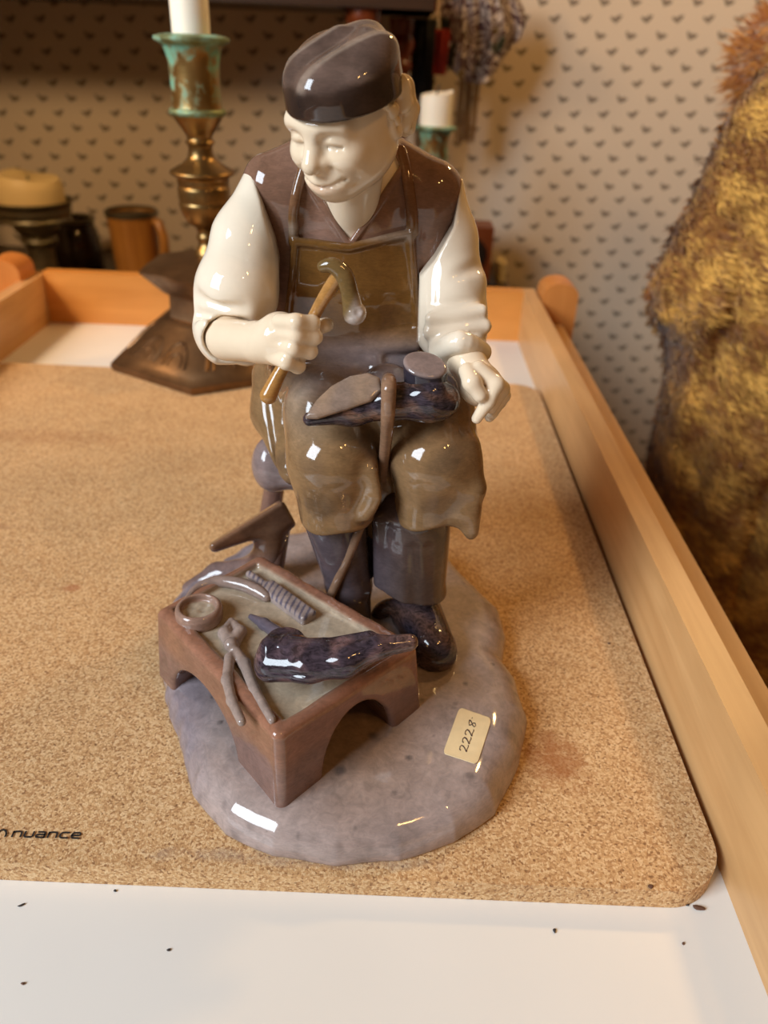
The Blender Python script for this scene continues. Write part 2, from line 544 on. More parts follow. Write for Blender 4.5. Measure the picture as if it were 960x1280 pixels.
# ------------------------------------------------------------------ cork mat
n = NT('cork'); v = n.coord('Object')
cell = n.voro(v, 1500, 'F1', 'Color'); sepc = n.n('ShaderNodeSeparateColor'); n.t.links.new(cell, sepc.inputs[0])
g1 = sepc.outputs[0]; g2 = n.noise(v, 900, 3, 0.7)
gr = n.math('ADD', n.math('MULTIPLY', g1, 0.55), n.math('MULTIPLY', g2, 0.55))
c = n.ramp(gr, [(0.20, lin(124, 84, 50)), (0.34, lin(182, 136, 88)), (0.55, lin(206, 162, 110)), (0.78, lin(226, 190, 142))])
c = n.mix(1.0, c, n.ramp(n.noise(v, 22, 4, 0.6), [(0.3, gray(0.88)), (0.7, gray(1.06))]), 'MULTIPLY')
# brown stain on the right and a few rubbed marks
sx = n.n('ShaderNodeSeparateXYZ'); tc = n.n('ShaderNodeTexCoord'); n.t.links.new(tc.outputs['Object'], sx.inputs[0])
def blob(cx, cy, rx, ry, namp=0.9):
    a = n.math('DIVIDE', n.math('SUBTRACT', sx.outputs[0], cx), rx); b = n.math('DIVIDE', n.math('SUBTRACT', sx.outputs[1], cy), ry)
    d = n.math('ADD', n.math('MULTIPLY', a, a), n.math('MULTIPLY', b, b))
    d = n.math('ADD', d, n.math('MULTIPLY', n.math('SUBTRACT', n.noise(v, 130, 4, 0.7), 0.5), namp * 4))
    return n.math('SUBTRACT', 1.0, d, clamp=True)
c = n.mix(n.math('MULTIPLY', blob(0.060, 0.175, 0.012, 0.014), 0.75), c, lin(160, 96, 46))
c = n.mix(n.math('MULTIPLY', blob(-0.195, 0.395, 0.05, 0.012, 1.2), 0.30), c, lin(150, 90, 44))
c = n.mix(n.math('MULTIPLY', blob(-0.185, 0.300, 0.022, 0.0025, 1.0), 0.5), c, lin(140, 88, 48))
c = n.mix(n.math('MULTIPLY', blob(-0.130, 0.256, 0.004, 0.003, 0.6), 0.6), c, lin(165, 92, 48))
c = n.mix(n.math('MULTIPLY', blob(-0.02, 0.1355, 0.05, 0.003, 0.8), 0.35), c, lin(150, 138, 128))
n.bump(gr, 0.55, 0.0012)
CORK = n.P(col=c, rough=0.78)
corkmat = empty('cork_mat', (-0.09, 0.32, -0.008), 'large cork desk mat with rounded corners lying on white tabletop', 'mat')
bm = bmesh.new(); add_prism(bm, rounded_rect(-0.279, 0.1305, 0.1025, 0.507, 0.0165), -0.0079, 0.0)
bm_obj('cork_sheet', bm, CORK, corkmat, True, 0.0008, 2)
INK = mat_plain('black_ink', lin(34, 30, 28), 0.6)


def ribbons(strokes, w, tf, name, mat, parent, zoff=0.0):
    """flat strokes: polylines in a letter plane, tf maps (u, v) to a world point in metres"""
    bm = bmesh.new()
    for s in strokes:
        m = len(s); L = []; R = []
        for i in range(m):
            a = np.array(s[max(i - 1, 0)]); b = np.array(s[min(i + 1, m - 1)]); t = (b - a) / (np.linalg.norm(b - a) + 1e-9)
            nn = np.array([-t[1], t[0]]) * w / 2; q = np.array(s[i], float)
            if i == 0: q = q - t * w * 0.3
            if i == m - 1: q = q + t * w * 0.3
            L.append(bm.verts.new(tf(*(q + nn)))); R.append(bm.verts.new(tf(*(q - nn))))
        for i in range(m - 1): bm.faces.new((R[i], R[i + 1], L[i + 1], L[i]))
    return bm_obj(name, bm, mat, parent, False)


def arc(cx, cy, rx, ry, a0, a1, n=7):
    return [(cx + rx * math.cos(math.radians(a0 + (a1 - a0) * i / n)), cy + ry * math.sin(math.radians(a0 + (a1 - a0) * i / n))) for i in range(n + 1)]


# wide rounded letters: u across, v up, letter box 1.25 x 0.8
def L_n(x): return [[(x, 0), (x, 0.8)], [(x, 0.55)] + arc(x + 0.3, 0.5, 0.3, 0.3, 180, 90, 4)[1:] + arc(x + 0.85, 0.5, 0.3, 0.3, 90, 0, 4) + [(x + 1.15, 0)]]
def L_u(x): return [[(x, 0.8), (x, 0.3)] + arc(x + 0.3, 0.3, 0.3, 0.3, 180, 270, 4) + arc(x + 0.85, 0.3, 0.3, 0.3, 270, 360, 4) + [(x + 1.15, 0.8)]]
def L_a(x): return [[(x + 0.15, 0.8), (x + 0.85, 0.8)] + arc(x + 0.85, 0.5, 0.3, 0.3, 90, 0, 4) + [(x + 1.15, 0)], [(x + 1.15, 0.0), (x + 0.2, 0.0)] + arc(x + 0.2, 0.21, 0.2, 0.21, 270, 90, 5) + [(x + 1.15, 0.42)]]
def L_c(x): return [[(x + 1.1, 0.8), (x + 0.3, 0.8)] + arc(x + 0.3, 0.4, 0.3, 0.4, 90, 270, 6) + [(x + 1.1, 0.0)]]
def L_e(x): return [[(x + 1.1, 0.0), (x + 0.3, 0.0)] + arc(x + 0.3, 0.4, 0.3, 0.4, 270, 90, 6) + [(x + 0.85, 0.8)] + arc(x + 0.85, 0.6, 0.3, 0.2, 90, -90, 5) + [(x + 0.05, 0.4)]]
strokes = L_n(0) + L_u(1.62) + L_a(3.24) + L_n(4.9) + L_c(6.52) + L_e(8.1)
strokes += [arc(-1.6, -0.1, 0.75, 1.1, 170, 25, 7), [(-0.92, 0.35), (-0.9, 0.0)]]
A = PZ(15, 1046.5, 0) * 0.001; Bq = PZ(99, 1048.5, 0) * 0.001
ud = (Bq - A) / 9.25; vd = np.array([-ud[1], ud[0], 0]) * 1.05
ribbons(strokes, 0.26, lambda u, v: tuple(A + ud * u + vd * v + np.array([0, 0, 0.0003])), 'lettering', INK, corkmat)

# ================================================================== FIGURINE
fig = empty('figurine', (-0.012, 0.205, 0.0), 'glazed porcelain figurine of a seated cobbler with hammer at a workbench', 'figurine')
CREAM = lin(236, 220, 196); SKIN = lin(232, 208, 176); BROWN = lin(120, 85, 62); MAUVE = lin(132, 101, 86)
APRON = lin(106, 72, 34); LAP = lin(132, 102, 68); BLUEGREY = lin(128, 118, 122); STONE = lin(154, 137, 131)
NAVY = lin(52, 48, 58); WOODB = lin(126, 90, 74); SAND = lin(172, 156, 134); LEATHER = lin(128, 96, 70)

# ---- ground slab
outline = [PZ(x, y, 4)[:2] for x, y in [(198, 820), (205, 870), (225, 930), (240, 985), (280, 1035), (340, 1065), (420, 1075), (500, 1068), (570, 1045), (620, 1010), (650, 950), (660, 900), (646, 855), (628, 832), (634, 800), (625, 770), (590, 735), (560, 705)]]
outline += [np.array(q) for q in [(8, 296), (-25, 300), (-58, 284), (-80, 256), (-86, 232)]]


def f_base(p):
    d2 = poly2(p[:, 0], p[:, 1], outline)
    top = 12.5 + 1.2 * wav(p, 45, 3) + 3.0 * np.exp(-((p[:, 0] + 5) ** 2 + (p[:, 1] - 240) ** 2) / 1500.0)
    d = smax(d2 + 0.5 * wav(p, 22, 4), (p[:, 2] - top) * 0.97, 13.0)
    d = d + 0.35 * wav(p, 9, 5) * sstep(-20, -4, d2) * sstep(-40, -70, p[:, 0])
    return smax(d, -p[:, 2] + 0.02, 1.5)


def c_base(v):
    d2 = poly2(v[:, 0], v[:, 1], outline)
    c = blend(STONE, lin(168, 152, 146), 0.5 + 0.5 * wav(v, 26, 21))
    c = blend(c, lin(140, 112, 86), 0.75 * np.exp(-((v[:, 0] + 6) ** 2 / 500 + (v[:, 1] - 172) ** 2 / 700)))  # warm light reflected under the bench arch, painted into the slab
    c = blend(c, lin(120, 112, 122), 0.7 * sstep(-46, -62, v[:, 0]))
    g = np.random.default_rng(5); sp = np.zeros(len(v))
    for i in range(90):
        q = np.array([g.uniform(-80, 55), g.uniform(133, 290)]); r = g.uniform(0.35, 1.3) * (1.0 if g.uniform() < 0.8 else 1.7)
        dd = poly2(q[:1], q[1:], outline)[0]
        if dd < -26 and g.uniform() < 0.75: continue
        sp = np.maximum(sp, g.uniform(0.4, 0.9) * sstep(r * 1.25, r * 0.35, np.hypot(v[:, 0] - q[0], (v[:, 1] - q[1]) + 0.5 * v[:, 2] * 0)))
    m = sstep(0.25, 0.9, wav(v, 7, 33)) * sstep(-14, -3, d2) * 0.3
    c = blend(c, lin(88, 80, 78), np.maximum(sp, m))
    return c


sdf_obj('ground_slab', f_base, (-92, 128, 0), (60, 306, 22), 0.8, c_base, GLAZE, fig, 'mauve grey rounded ground slab with dark speckles')


def ztop(x, y):
    zz = np.arange(26, 0, -0.1); pts = np.stack([np.full_like(zz, x), np.full_like(zz, y), zz], 1).astype(np.float32)
    d = f_base(pts); i = np.argmax(d < 0); return zz[i] if d[i] < 0 else 0.0


# ---- price sticker on the slab
sc_ = PZ(585, 918, 13.5); sT = PZ(575, 884, 13.5); sR = PZ(614, 899, 13); sB = PZ(597, 954, 13); sL = PZ(553, 939, 13.5)
cS = (sT + sR + sB + sL) / 4; su = ((sR - sT) + (sB - sL)) / 4; sv = ((sT - sL) + (sR - sB)) / 4     # half axes


def on_slab(u, v, up):
    q = cS + su * u + sv * v
    return (q[0] * 0.001, q[1] * 0.001, (ztop(q[0], q[1]) + up) * 0.001)


NS = 14; bm = bmesh.new(); rr = 0.2; gv = {}
for i in range(NS + 1):
    for j in range(NS + 1):
        u, v = -1 + 2 * i / NS, -1 + 2 * j / NS
        au, av = abs(u), abs(v)
        if au > 1 - rr and av > 1 - rr:
            du, dv = au - (1 - rr), av - (1 - rr); L = math.hypot(du, dv); mx = max(du, dv)
            if L > 0: k = mx / L; du *= k; dv *= k
            u = math.copysign(1 - rr + du, u); v = math.copysign(1 - rr + dv, v)
        gv[i, j] = bm.verts.new(on_slab(u, v, 0.05))
for i in range(NS):
    for j in range(NS): bm.faces.new((gv[i, j], gv[i + 1, j], gv[i + 1, j + 1], gv[i, j + 1]))
ext = bmesh.ops.extrude_face_region(bm, geom=bm.faces[:])
for v_ in ext['geom']:
    if isinstance(v_, bmesh.types.BMVert): v_.co.z += 0.00028
STICK = mat_plain('sticker_paper', lin(228, 204, 158), 0.55, 0, 0.05, 300)
stk = bm_obj('price_sticker', bm, STICK, fig, True); stk['label'] = 'small cream paper sticker handwritten 2228 on the slab'
# handwritten digits run along the long side: u' along +v, v' along -u
two = [(-0.02, 0.78), (0.03, 0.95), (0.22, 1.0), (0.36, 0.88), (0.33, 0.62), (0.2, 0.36), (0.02, 0.1), (0.0, 0.02), (0.2, 0.1), (0.42, 0.03), (0.5, 0.1)]
eight = [(0.5, 0.98), (0.3, 0.92), (0.12, 0.78), (0.2, 0.58), (0.38, 0.4), (0.4, 0.15), (0.25, 0.0), (0.12, 0.14), (0.22, 0.4), (0.42, 0.66), (0.5, 0.86), (0.46, 1.0)]
def dig(d, x, s=1.0): return [(x + a * s, b * s) for a, b in d]
st2 = [dig(two, 0.0), dig(two, 0.62), dig(two, 1.24), dig(eight, 1.85), [(2.55, 0.72), (2.6, 0.74)]]
PEN = mat_plain('purple_ink', lin(52, 26, 40), 0.6)
ribbons(st2, 0.085, lambda a, b: on_slab(-(b - 0.55) * 0.46, -0.66 + a * 0.54, 0.42), 'handwriting', PEN, stk)

# ---- workbench
TL, TB, TR, TF = np.array([-74.7, 198.5]), np.array([-45.5, 233.0]), np.array([13.5, 184.5]), np.array([-25.6, 144.6])
ZT = 38.5
bquad = [TL, TB, TR, TF]
cenb = sum(bquad) / 4
bin_ = [q + (cenb - q) * (4.4 / np.linalg.norm(cenb - q)) for q in bquad]


def f_bench(p):
    k = 1.0 + 0.0025 * (ZT - p[:, 2])
    X = cenb[0] + (p[:, 0] - cenb[0]) / k; Y = cenb[1] + (p[:, 1] - cenb[1]) / k
    d2 = poly2(X, Y, bquad); dr = poly2(X, Y, bin_) - 2.6
    d = smax(dr, p[:, 2] - ZT, 2.5)
    # recessed top
    rec = smax(d2 + 5.2 + 0.4 * wav(p, 14, 8), -(p[:, 2] - (ZT - 2.0)), 1.2)
    d = smax(d, -rec, 1.2)
    for a, b, fr, hw, hh in ((TF, TR, 0.52, 14.5, 20.5), (TL, TF, 0.42, 20.0, 17.0), (TB, TR, 0.5, 20, 18), (TL, TB, 0.5, 12, 17)):
        ax = (b - a) / np.linalg.norm(b - a); mid = a + (b - a) * fr
        s = (p[:, 0] - mid[0]) * ax[0] + (p[:, 1] - mid[1]) * ax[1]
        nrm = np.array([-ax[1], ax[0]]); dp = (p[:, 0] - mid[0]) * nrm[0] + (p[:, 1] - mid[1]) * nrm[1]
        e = (np.sqrt((s / hw) ** 2 + ((p[:, 2] - 10) / hh) ** 2 + 1e-6) - 1) * min(hw, hh)
        e = smax(e, np.abs(dp) - 16, 2)
        d = smax(d, -e, 2.0)
    core = smax(poly2(X, Y, bquad) + 15, np.abs(p[:, 2] - 20) - 13, 2)
    d = smax(d, -core, 2.0)
    d = d + 0.25 * wav(p, 7, 9) * np.exp(-((d2 + 2) ** 2) / 12) * sstep(34, 38, p[:, 2])
    return smax(d, 9.0 - p[:, 2], 1.0)


def c_bench(v):
    d2 = poly2(v[:, 0], v[:, 1], bquad)
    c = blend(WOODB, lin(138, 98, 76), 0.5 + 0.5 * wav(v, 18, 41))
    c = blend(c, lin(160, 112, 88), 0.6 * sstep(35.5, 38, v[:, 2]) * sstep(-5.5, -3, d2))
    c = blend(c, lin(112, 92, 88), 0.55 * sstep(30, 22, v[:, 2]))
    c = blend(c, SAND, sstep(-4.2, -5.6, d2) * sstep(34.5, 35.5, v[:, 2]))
    return c


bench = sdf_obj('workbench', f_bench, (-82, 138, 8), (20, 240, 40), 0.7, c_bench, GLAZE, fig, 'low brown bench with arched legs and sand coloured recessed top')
ZR = ZT - 2.0


def T(x, y, z=1.2): return PZ(x, y, ZR + z)          # a point lying on the recessed bench top


# bowl
bc = T(249, 766, 2.5)
def f_bowl(p):
    q = p - bc.astype(np.float32); r = np.hypot(q[:, 0], q[:, 1])
    d = smax(r - 7.7, np.abs(q[:, 2]) - 3.2, 2.5)
    return smax(d, -smax(r - 5.7, 0.6 - q[:, 2] + 0.25 * wav(p, 3.2, 2), 0.8), 0.9)
sdf_obj('bowl', f_bowl, bc - 10, bc + 10, 0.4, lambda v: blend(lin(150, 120, 104), SAND, sstep(5.6, 4.6, np.hypot(v[:, 0] - bc[0], v[:, 1] - bc[1]))), GLAZE, bench)
# curved knife behind the bowl
kp = [T(232, 752), T(246, 736), T(270, 727, 1.6), T(300, 730, 1.8), T(322, 739, 1.6), T(333, 746, 1.4)]
sdf_obj('curved_knife', lambda p: smax(tube(p, kp, [1.0, 1.5, 2.0, 2.3, 2.3, 1.8]), ZR - 0.8 - p[:, 2], 0.5), *bounds(*kp), 0.4, lin(142, 122, 112), GLAZE, bench)
# brush with ridged bristles
bp = [T(312, 718), T(345, 742), T(388, 774)]
def f_brush(p):
    a, b = bp[0], bp[2]; ax = (b - a); L = np.linalg.norm(ax); ax = ax / L
    side = np.cross([0, 0, 1.0], ax); R = np.stack([ax, side, np.cross(ax, side)], 1)
    c = a * 0.36 + b * 0.64
    d = box(p, c, (L * 0.36, 3.2, 2.0), 1.2, R)
    d = smin(d, cap(p, a, c, 1.4, 1.8), 1.5)
    q = (p - c.astype(np.float32)) @ R.astype(np.float32)
    return d
br_ax = (bp[2] - bp[0]) / np.linalg.norm(bp[2] - bp[0]); br_sd = np.cross([0, 0, 1.0], br_ax)
sdf_obj('brush', f_brush, *bounds(*bp, pad=7), 0.35, lambda v: blend(lin(152, 136, 130), lin(96, 90, 102), sstep(0.0, 0.8, np.sin(((v - bp[0]) @ br_ax + ((v - bp[0]) @ br_sd) * 0.6) * 2.6) + 0.5 * wav(v, 4, 6)) * sstep(ZR + 1.4, ZR + 2.4, v[:, 2])), GLAZE, bench)
# pincers
def f_pin(p):
    z = 1.4
    a = chain(p, [T(287, 822, z), T(284, 850, z), T(290, 876, z), T(302, 902, z + .8)], [1.7, 1.7, 1.5, 1.3], 1)
    b = chain(p, [T(290, 808, z), T(306, 830, z), T(318, 862, z), T(340, 900, z + .8)], [1.7, 1.8, 1.6, 1.2], 1)
    h = chain(p, [T(289, 806, z), T(281, 792, z), T(288, 776, z)], [2.3, 2.1, 0.9], 1)
    h2 = chain(p, [T(291, 806, z), T(300, 790, z), T(290, 776, z)], [2.3, 2.0, 0.9], 1)
    d = smin(smin(smin(a, b, 1.0), h, 1.0), h2, 0.8)
    return smin(d, ball(p, T(289, 806, 2.6), 2.2), 0.8)
pb = [T(270, 770), T(350, 910), T(270, 910), T(320, 770)]
sdf_obj('pincers', f_pin, *bounds(*pb), 0.35, lin(154, 136, 126), GLAZE, bench)
# pointed awl behind the shoe
ap_ = [T(314, 771, 1.2), T(330, 780, 1.8), T(352, 795, 2.4)]
sdf_obj('awl', lambda p: chain(p, ap_, [1.0, 1.9, 2.3], 1), *bounds(*ap_), 0.35, lin(96, 88, 98), GLAZE, bench)
# shoe lying on the bench
SY = 168


def f_bshoe(p):
    s0, s1, s2, s3, s4 = P(343, 828, 163), P(385, 832, 160), P(430, 826, 160), P(470, 809, 163), P(512, 803, 165)
    d = chain(p, [s0, s1, s2, s3, s4], [5.5, 4.8, 4.5, 3.2, 2.4], 2)
    d = smin(d, cap(p, P(335, 836, 163), P(338, 808, 165), 3.4, 3.0), 2)       # heel counter
    d = smin(d, smax(ell(p, P(357, 800, 167), (5.2, 4.4, 6)), p[:, 2] - P(357, 795, 167)[2], 0.6), 1.0)
    d = smax(d, -ball(p, P(388, 797, 163), 1.8), 2.0)
    d = smin(d, cap(p, P(366, 812, 164), P(402, 811, 163), 3.4, 3.0), 2.5)
    d = smin(d, cap(p, P(392, 811, 164), P(462, 797, 166), 2.3, 2.0), 1.5)      # upper flap
    d = smax(d, -chain(p, [P(352, 822, 157), P(400, 818, 154.5), P(450, 806, 157)], [0.8, 0.8, 0.8]), 1.0)
    d = smax(d, -chain(p, [P(340, 842, 157), P(400, 846, 154), P(440, 838, 155)], [0.6, 0.6, 0.6]), 0.8)
    return d
sb = [P(325, 790, 165), P(520, 800, 168), P(430, 855, 158), P(330, 855, 160)]
def c_bshoe(v):
    c = blend(lin(58, 50, 58), lin(100, 78, 78), sstep(0.0, 0.9, wav(v * np.array([1, 1, 2.2]), 9, 71)))
    return blend(c, lin(108, 84, 76), sstep(-1, 10, v[:, 0]) * 0.8)
sdf_obj('shoe', f_bshoe, *bounds(*sb, pad=7), 0.45, c_bshoe, GLAZE_DARK, bench, 'dark blue brown shoe lying on the bench')

# ---- stool and anvil behind the bench
def f_stool(p):
    c = P(352, 580, 262)
    d = ell(p, c + [14, 4, 2], (24, 22, 11.0))
    d = smin(d, ell(p, P(340, 580, 256), (7.5, 9, 11)), 5)
    for a, b in ((P(352, 650, 252), P(335, 735, 246)), (np.array([-10, 285, 55.]), np.array([-12, 290, 10.])), (np.array([-44, 284, 55.]), np.array([-52, 288, 10.]))):
        d = smin(d, cap(p, a, b, 4.0, 5.0), 4)
    return d
sdf_obj('stool', f_stool, (-75, 225, 6), (25, 300, 80), 0.8, lambda v: blend(lin(134, 116, 112), lin(120, 90, 78), sstep(56, 46, v[:, 2])), GLAZE, fig, 'mauve stool under the cobbler')


an_a, an_b = P(256, 686, 232), P(352, 627, 247); an_e = (an_b - an_a) / np.linalg.norm(an_b - an_a)
def perp(v): v = np.array(v, float); v -= an_e * (v @ an_e); return (v / np.linalg.norm(v)).astype(np.float32)
n_top, n_front, n_back = perp((-0.35, 0.35, 0.9)), perp((0.25, -0.95, -0.05)), perp((-0.3, 0.9, -0.3))


def f_anvil(p):
    q = p - an_a.astype(np.float32); t = q @ an_e.astype(np.float32)
    d = smax(smax(q @ n_top, q @ n_front, 1.6), smax(q @ n_back - 9 , -(q @ n_top) - 3.2 - 0.26 * t, 4), 2.5)
    d = smax(d, ell(p, P(330, 652, 248), (34, 22, 23)), 4)
    d = smax(d, -t + 1.0, 2.5); d = smax(d, t - 34, 2)
    d = smin(d, cap(p, P(340, 672, 250), P(325, 735, 248), 6.0, 6.0), 7)
    d = smin(d, chain(p, [P(322, 712, 250), P(272, 718, 254), P(238, 736, 250)], [6, 4.6, 3.4], 3), 7)
    return d
sdf_obj('anvil', f_anvil, (-90, 222, 5), (-28, 266, 62), 0.6, lambda v: blend(lin(124, 90, 68), lin(116, 96, 92), sstep(34, 20, v[:, 2])), GLAZE, fig, 'brown anvil shaped block with a pointed horn')

# ---- the cobbler: one continuous body (skin) under painted clothes
EYE = P(391, 179, 214)
yaw, pit = math.radians(30), math.radians(20)
Fh = np.array([-math.sin(yaw) * math.cos(pit), -math.cos(yaw) * math.cos(pit), -math.sin(pit)])
Sh = np.array([math.cos(yaw), -math.sin(yaw), 0]); Uh = np.cross(Sh, Fh) * -1
if Uh[2] < 0: Uh = -Uh
HC = EYE - Fh * 14.0
RH = np.stack([Fh, Sh, Uh], 1)


def H(f, s, u): return HC + Fh * f + Sh * s + Uh * u


def f_head(p):
    d = ell(p, H(-1, 0, 3), (15.0, 13.4, 14.2), RH)
    d = smin(d, ell(p, H(-2.5, 0.8, -7), (11.5, 12.2, 9.5), RH), 4)             # back of the jaw
    d = smin(d, ell(p, H(3.2, 0.4, -7.5), (10.6, 10.8, 10.2), RH), 5)
    d = smin(d, ell(p, H(8.6, 0, -13.6), (4.6, 5.4, 4.0), RH), 4)              # chin
    for s in (-1, 1): d = smin(d, ell(p, H(9.0, 6.2 * s, -4.8), (4.4, 4.6, 4.0), RH), 3.5)      # cheeks
    d = smin(d, chain(p, [H(11.0, -7.5, 3.6), H(13.0, -2.5, 3.2), H(13.0, 2.5, 3.2), H(11.0, 7.5, 3.6)], [1.8, 2.0, 2.0, 1.8]), 3.5)
    for s in (-1, 1):
        d = smax(d, -ell(p, H(15.2, 5.0 * s, 0.1), (3.0, 3.8, 2.0), RH), 2.5)    # sockets
        d = smin(d, ball(p, H(10.4, 5.2 * s, -0.3), 2.7), 1.2)
        d = smin(d, tube(p, [H(11.6, 2.4 * s, -0.5), H(12.9, 5.0 * s, 0.5), H(11.4, 7.8 * s, -0.6)], [0.5, 0.75, 0.5]), 0.9)   # upper lids, cast down
        d = smin(d, tube(p, [H(11.6, 2.8 * s, -1.7), H(12.2, 5.2 * s, -2.3), H(11.0, 7.6 * s, -1.6)], [0.5, 0.6, 0.5]), 1.6)
        d = smax(d, -tube(p, [H(12.6, 3.0 * s, -1.0), H(13.2, 5.2 * s, -1.0), H(12.0, 7.8 * s, -1.3)], [0.32, 0.4, 0.28]), 0.6)
    d = smin(d, tube(p, [H(12.6, 0, 2.4), H(14.6, 0, -1.2), H(16.6, 0, -4.4)], [1.6, 2.0, 2.5]), 2.8)     # nose
    for s in (-1, 1): d = smin(d, ball(p, H(14.2, 2.4 * s, -5.2), 1.8), 1.5)
    d = smin(d, ell(p, H(10.6, 0, -10.6), (4.2, 6.4, 3.8), RH), 3.0)             # muzzle
    d = smin(d, tube(p, [H(12.2, -5.2, -9.6), H(14.4, -1.4, -9.7), H(14.4, 1.4, -9.7), H(12.2, 5.2, -9.6)], [0.5, 0.8, 0.8, 0.5]), 1.3)
    d = smin(d, tube(p, [H(12.0, -4.4, -11.6), H(13.8, 0, -12.3), H(12.0, 4.4, -11.6)], [0.6, 1.05, 0.6]), 1.4)
    q = (p - HC.astype(np.float32)) @ RH.astype(np.float32); fr = sstep(4, 7, q[:, 0])
    def line2(pts):
        m_ = None
        for (ax, ay), (bx_, by) in zip(pts, pts[1:]):
            ex, ey = bx_ - ax, by - ay; t = np.clip(((q[:, 1] - ax) * ex + (q[:, 2] - ay) * ey) / (ex * ex + ey * ey), 0, 1)
            e = (q[:, 1] - ax - ex * t) ** 2 + (q[:, 2] - ay - ey * t) ** 2; m_ = e if m_ is None else np.minimum(m_, e)
        return m_
    d = d + fr * 0.75 * np.exp(-line2([(-6.6, -9.4), (-3, -10.7), (0, -11.0), (3, -10.7), (6.6, -9.4)]) / 0.45 ** 2)      # mouth
    for s in (-1, 1): d = d + fr * 0.35 * np.exp(-line2([(3.6 * s, -5.6), (6.2 * s, -7.4), (7.6 * s, -10.4)]) / 0.9 ** 2)   # smile folds
    # neck
    d = smin(d, cap(p, H(-4.0, 0.5, -8), P(440, 285, 250), 8.6, 7.0), 3)
    # ears
    for s in (-1, 1):
        e = ell(p, H(-5.0, 13.6 * s, -1.5), (3.2, 1.5, 4.6), RH)
        e = smax(e, -ell(p, H(-4.4, 15.2 * s, -1.2), (1.7, 1.2, 2.9), RH), 0.7)
        d = smin(d, e, 1.0)
    return d


# hands
def f_handL(p):     # his right hand, gripping the hammer
    d = chain(p, [P(284, 424, 223), P(328, 428, 214.5), P(348, 424, 211.5)], [6.4, 5.5, 6.2], 3)
    d = smin(d, ell(p, P(352, 424, 211), (7.0, 5.5, 7.6)), 3)
    fg = [((350, 402), (390, 404), (384, 408)), ((348, 416), (393, 421), (384, 424)), ((346, 431), (387, 439), (376, 441)), ((344, 446), (372, 457), (362, 455))]
    for i, (a, b, c) in enumerate(fg):
        e = chain(p, [P(*a, 207.2), P((a[0] + b[0]) / 2, (a[1] + b[1]) / 2, 204.2), P(*b, 207.2), P(*c, 213.0)], [2.3, 2.35, 2.2, 2.0], 1.0)
        d = smin(d, e, 0.9)
    d = smin(d, ell(p, P(364, 428, 209), (4.5, 3.0, 6.0)), 1.5)
    th = chain(p, [P(345, 405, 216), P(385, 412, 216.5), P(408, 406, 213.5)], [3.0, 2.5, 2.1], 1)
    return smin(d, th, 1.0)


def f_handR(p):     # his left hand, resting beside the knee and pinching a point
    d = chain(p, [P(570, 432, 230), P(585, 455, 220), P(598, 474, 215)], [6.5, 5.0, 5.0], 3)
    d = smin(d, ell(p, P(602, 484, 214), (6.4, 5.0, 6.0)), 3)
    d = smin(d, chain(p, [P(584, 464, 210.5), P(590, 478, 207.2), P(600, 494, 206.2)], [2.5, 2.7, 2.2], 1), 0.7)       # thumb
    d = smin(d, chain(p, [P(598, 461, 211), P(620, 480, 208.6), P(610, 502, 207.6), P(596, 523, 207.2)], [2.4, 2.4, 2.1, 1.6], 1), 0.8)
    d = smin(d, chain(p, [P(606, 464, 214), P(627, 486, 212.2), P(614, 509, 210.6)], [2.4, 2.3, 2.0], 1), 0.8)
    d = smin(d, chain(p, [P(608, 470, 217), P(629, 494, 215.8), P(615, 517, 213.6)], [2.3, 2.1, 1.8], 1), 0.8)
    d = smin(d, chain(p, [P(606, 480, 220), P(625, 502, 218.6), P(612, 521, 216)], [2.1, 1.9, 1.6], 1), 0.8)
    return d


def f_torso(p):
    d = ell(p, P(441, 258, 254), (26, 14, 22))
    d = smin(d, cap(p, P(340, 229, 250), P(441, 205, 256), 8.8, 10.5), 6)
    d = smin(d, cap(p, P(541, 238, 250), P(441, 205, 256), 8.8, 10.5), 6)
    d = smin(d, ell(p, P(436, 345, 256), (25.5, 17, 20)), 6)
    d = smin(d, ell(p, P(434, 415, 260), (28, 19, 20)), 6)
    d = smin(d, ell(p, P(438, 470, 272), (33, 20, 18)), 6)
    d = smin(d, chain(p, [P(358, 250, 248), P(356, 400, 252)], [6, 6]), 8)
    d = smin(d, chain(p, [P(536, 255, 248), P(524, 400, 252)], [7, 6]), 8)
    return d


def tri_px(pts, Y): return [P(x, y, Y)[[0, 2]] for x, y in pts]
ARML = tri_px([(309, 211), (327, 250), (343, 298), (351, 335), (352, 425), (440, 425), (440, 170), (309, 170)], 240)
ARMR = tri_px([(578, 232), (566, 282), (543, 320), (524, 343), (521, 430), (450, 430), (450, 170), (578, 170)], 240)


def f_body(p):
    d = smin(f_head(p), f_torso(p) + 1.0, 1.5)
    d = smin(d, f_handL(p), 1.5); d = smin(d, f_handR(p), 1.5)
    aL = chain(p, [P(322, 262, 248), P(296, 385, 234), P(290, 424, 224)], [5.5, 6, 5.5], 3)
    aR = chain(p, [P(564, 265, 248), P(566, 385, 240), P(572, 435, 229)], [5.5, 6, 5.5], 3)
    d = smin(d, smax(aL, -poly2(p[:, 0], p[:, 2], ARML) + 1.0, 1), 0.5)
    d = smin(d, smax(aR, -poly2(p[:, 0], p[:, 2], ARMR) + 1.0, 1), 0.5)
    for a, b, c in ((P(385, 455, 262), P(415, 560, 218), P(438, 750, 224)), (P(505, 460, 262), P(543, 560, 220), P(515, 700, 224))):
        d = smin(d, chain(p, [a, b, c], [9, 8, 5], 4), 4)
    return d


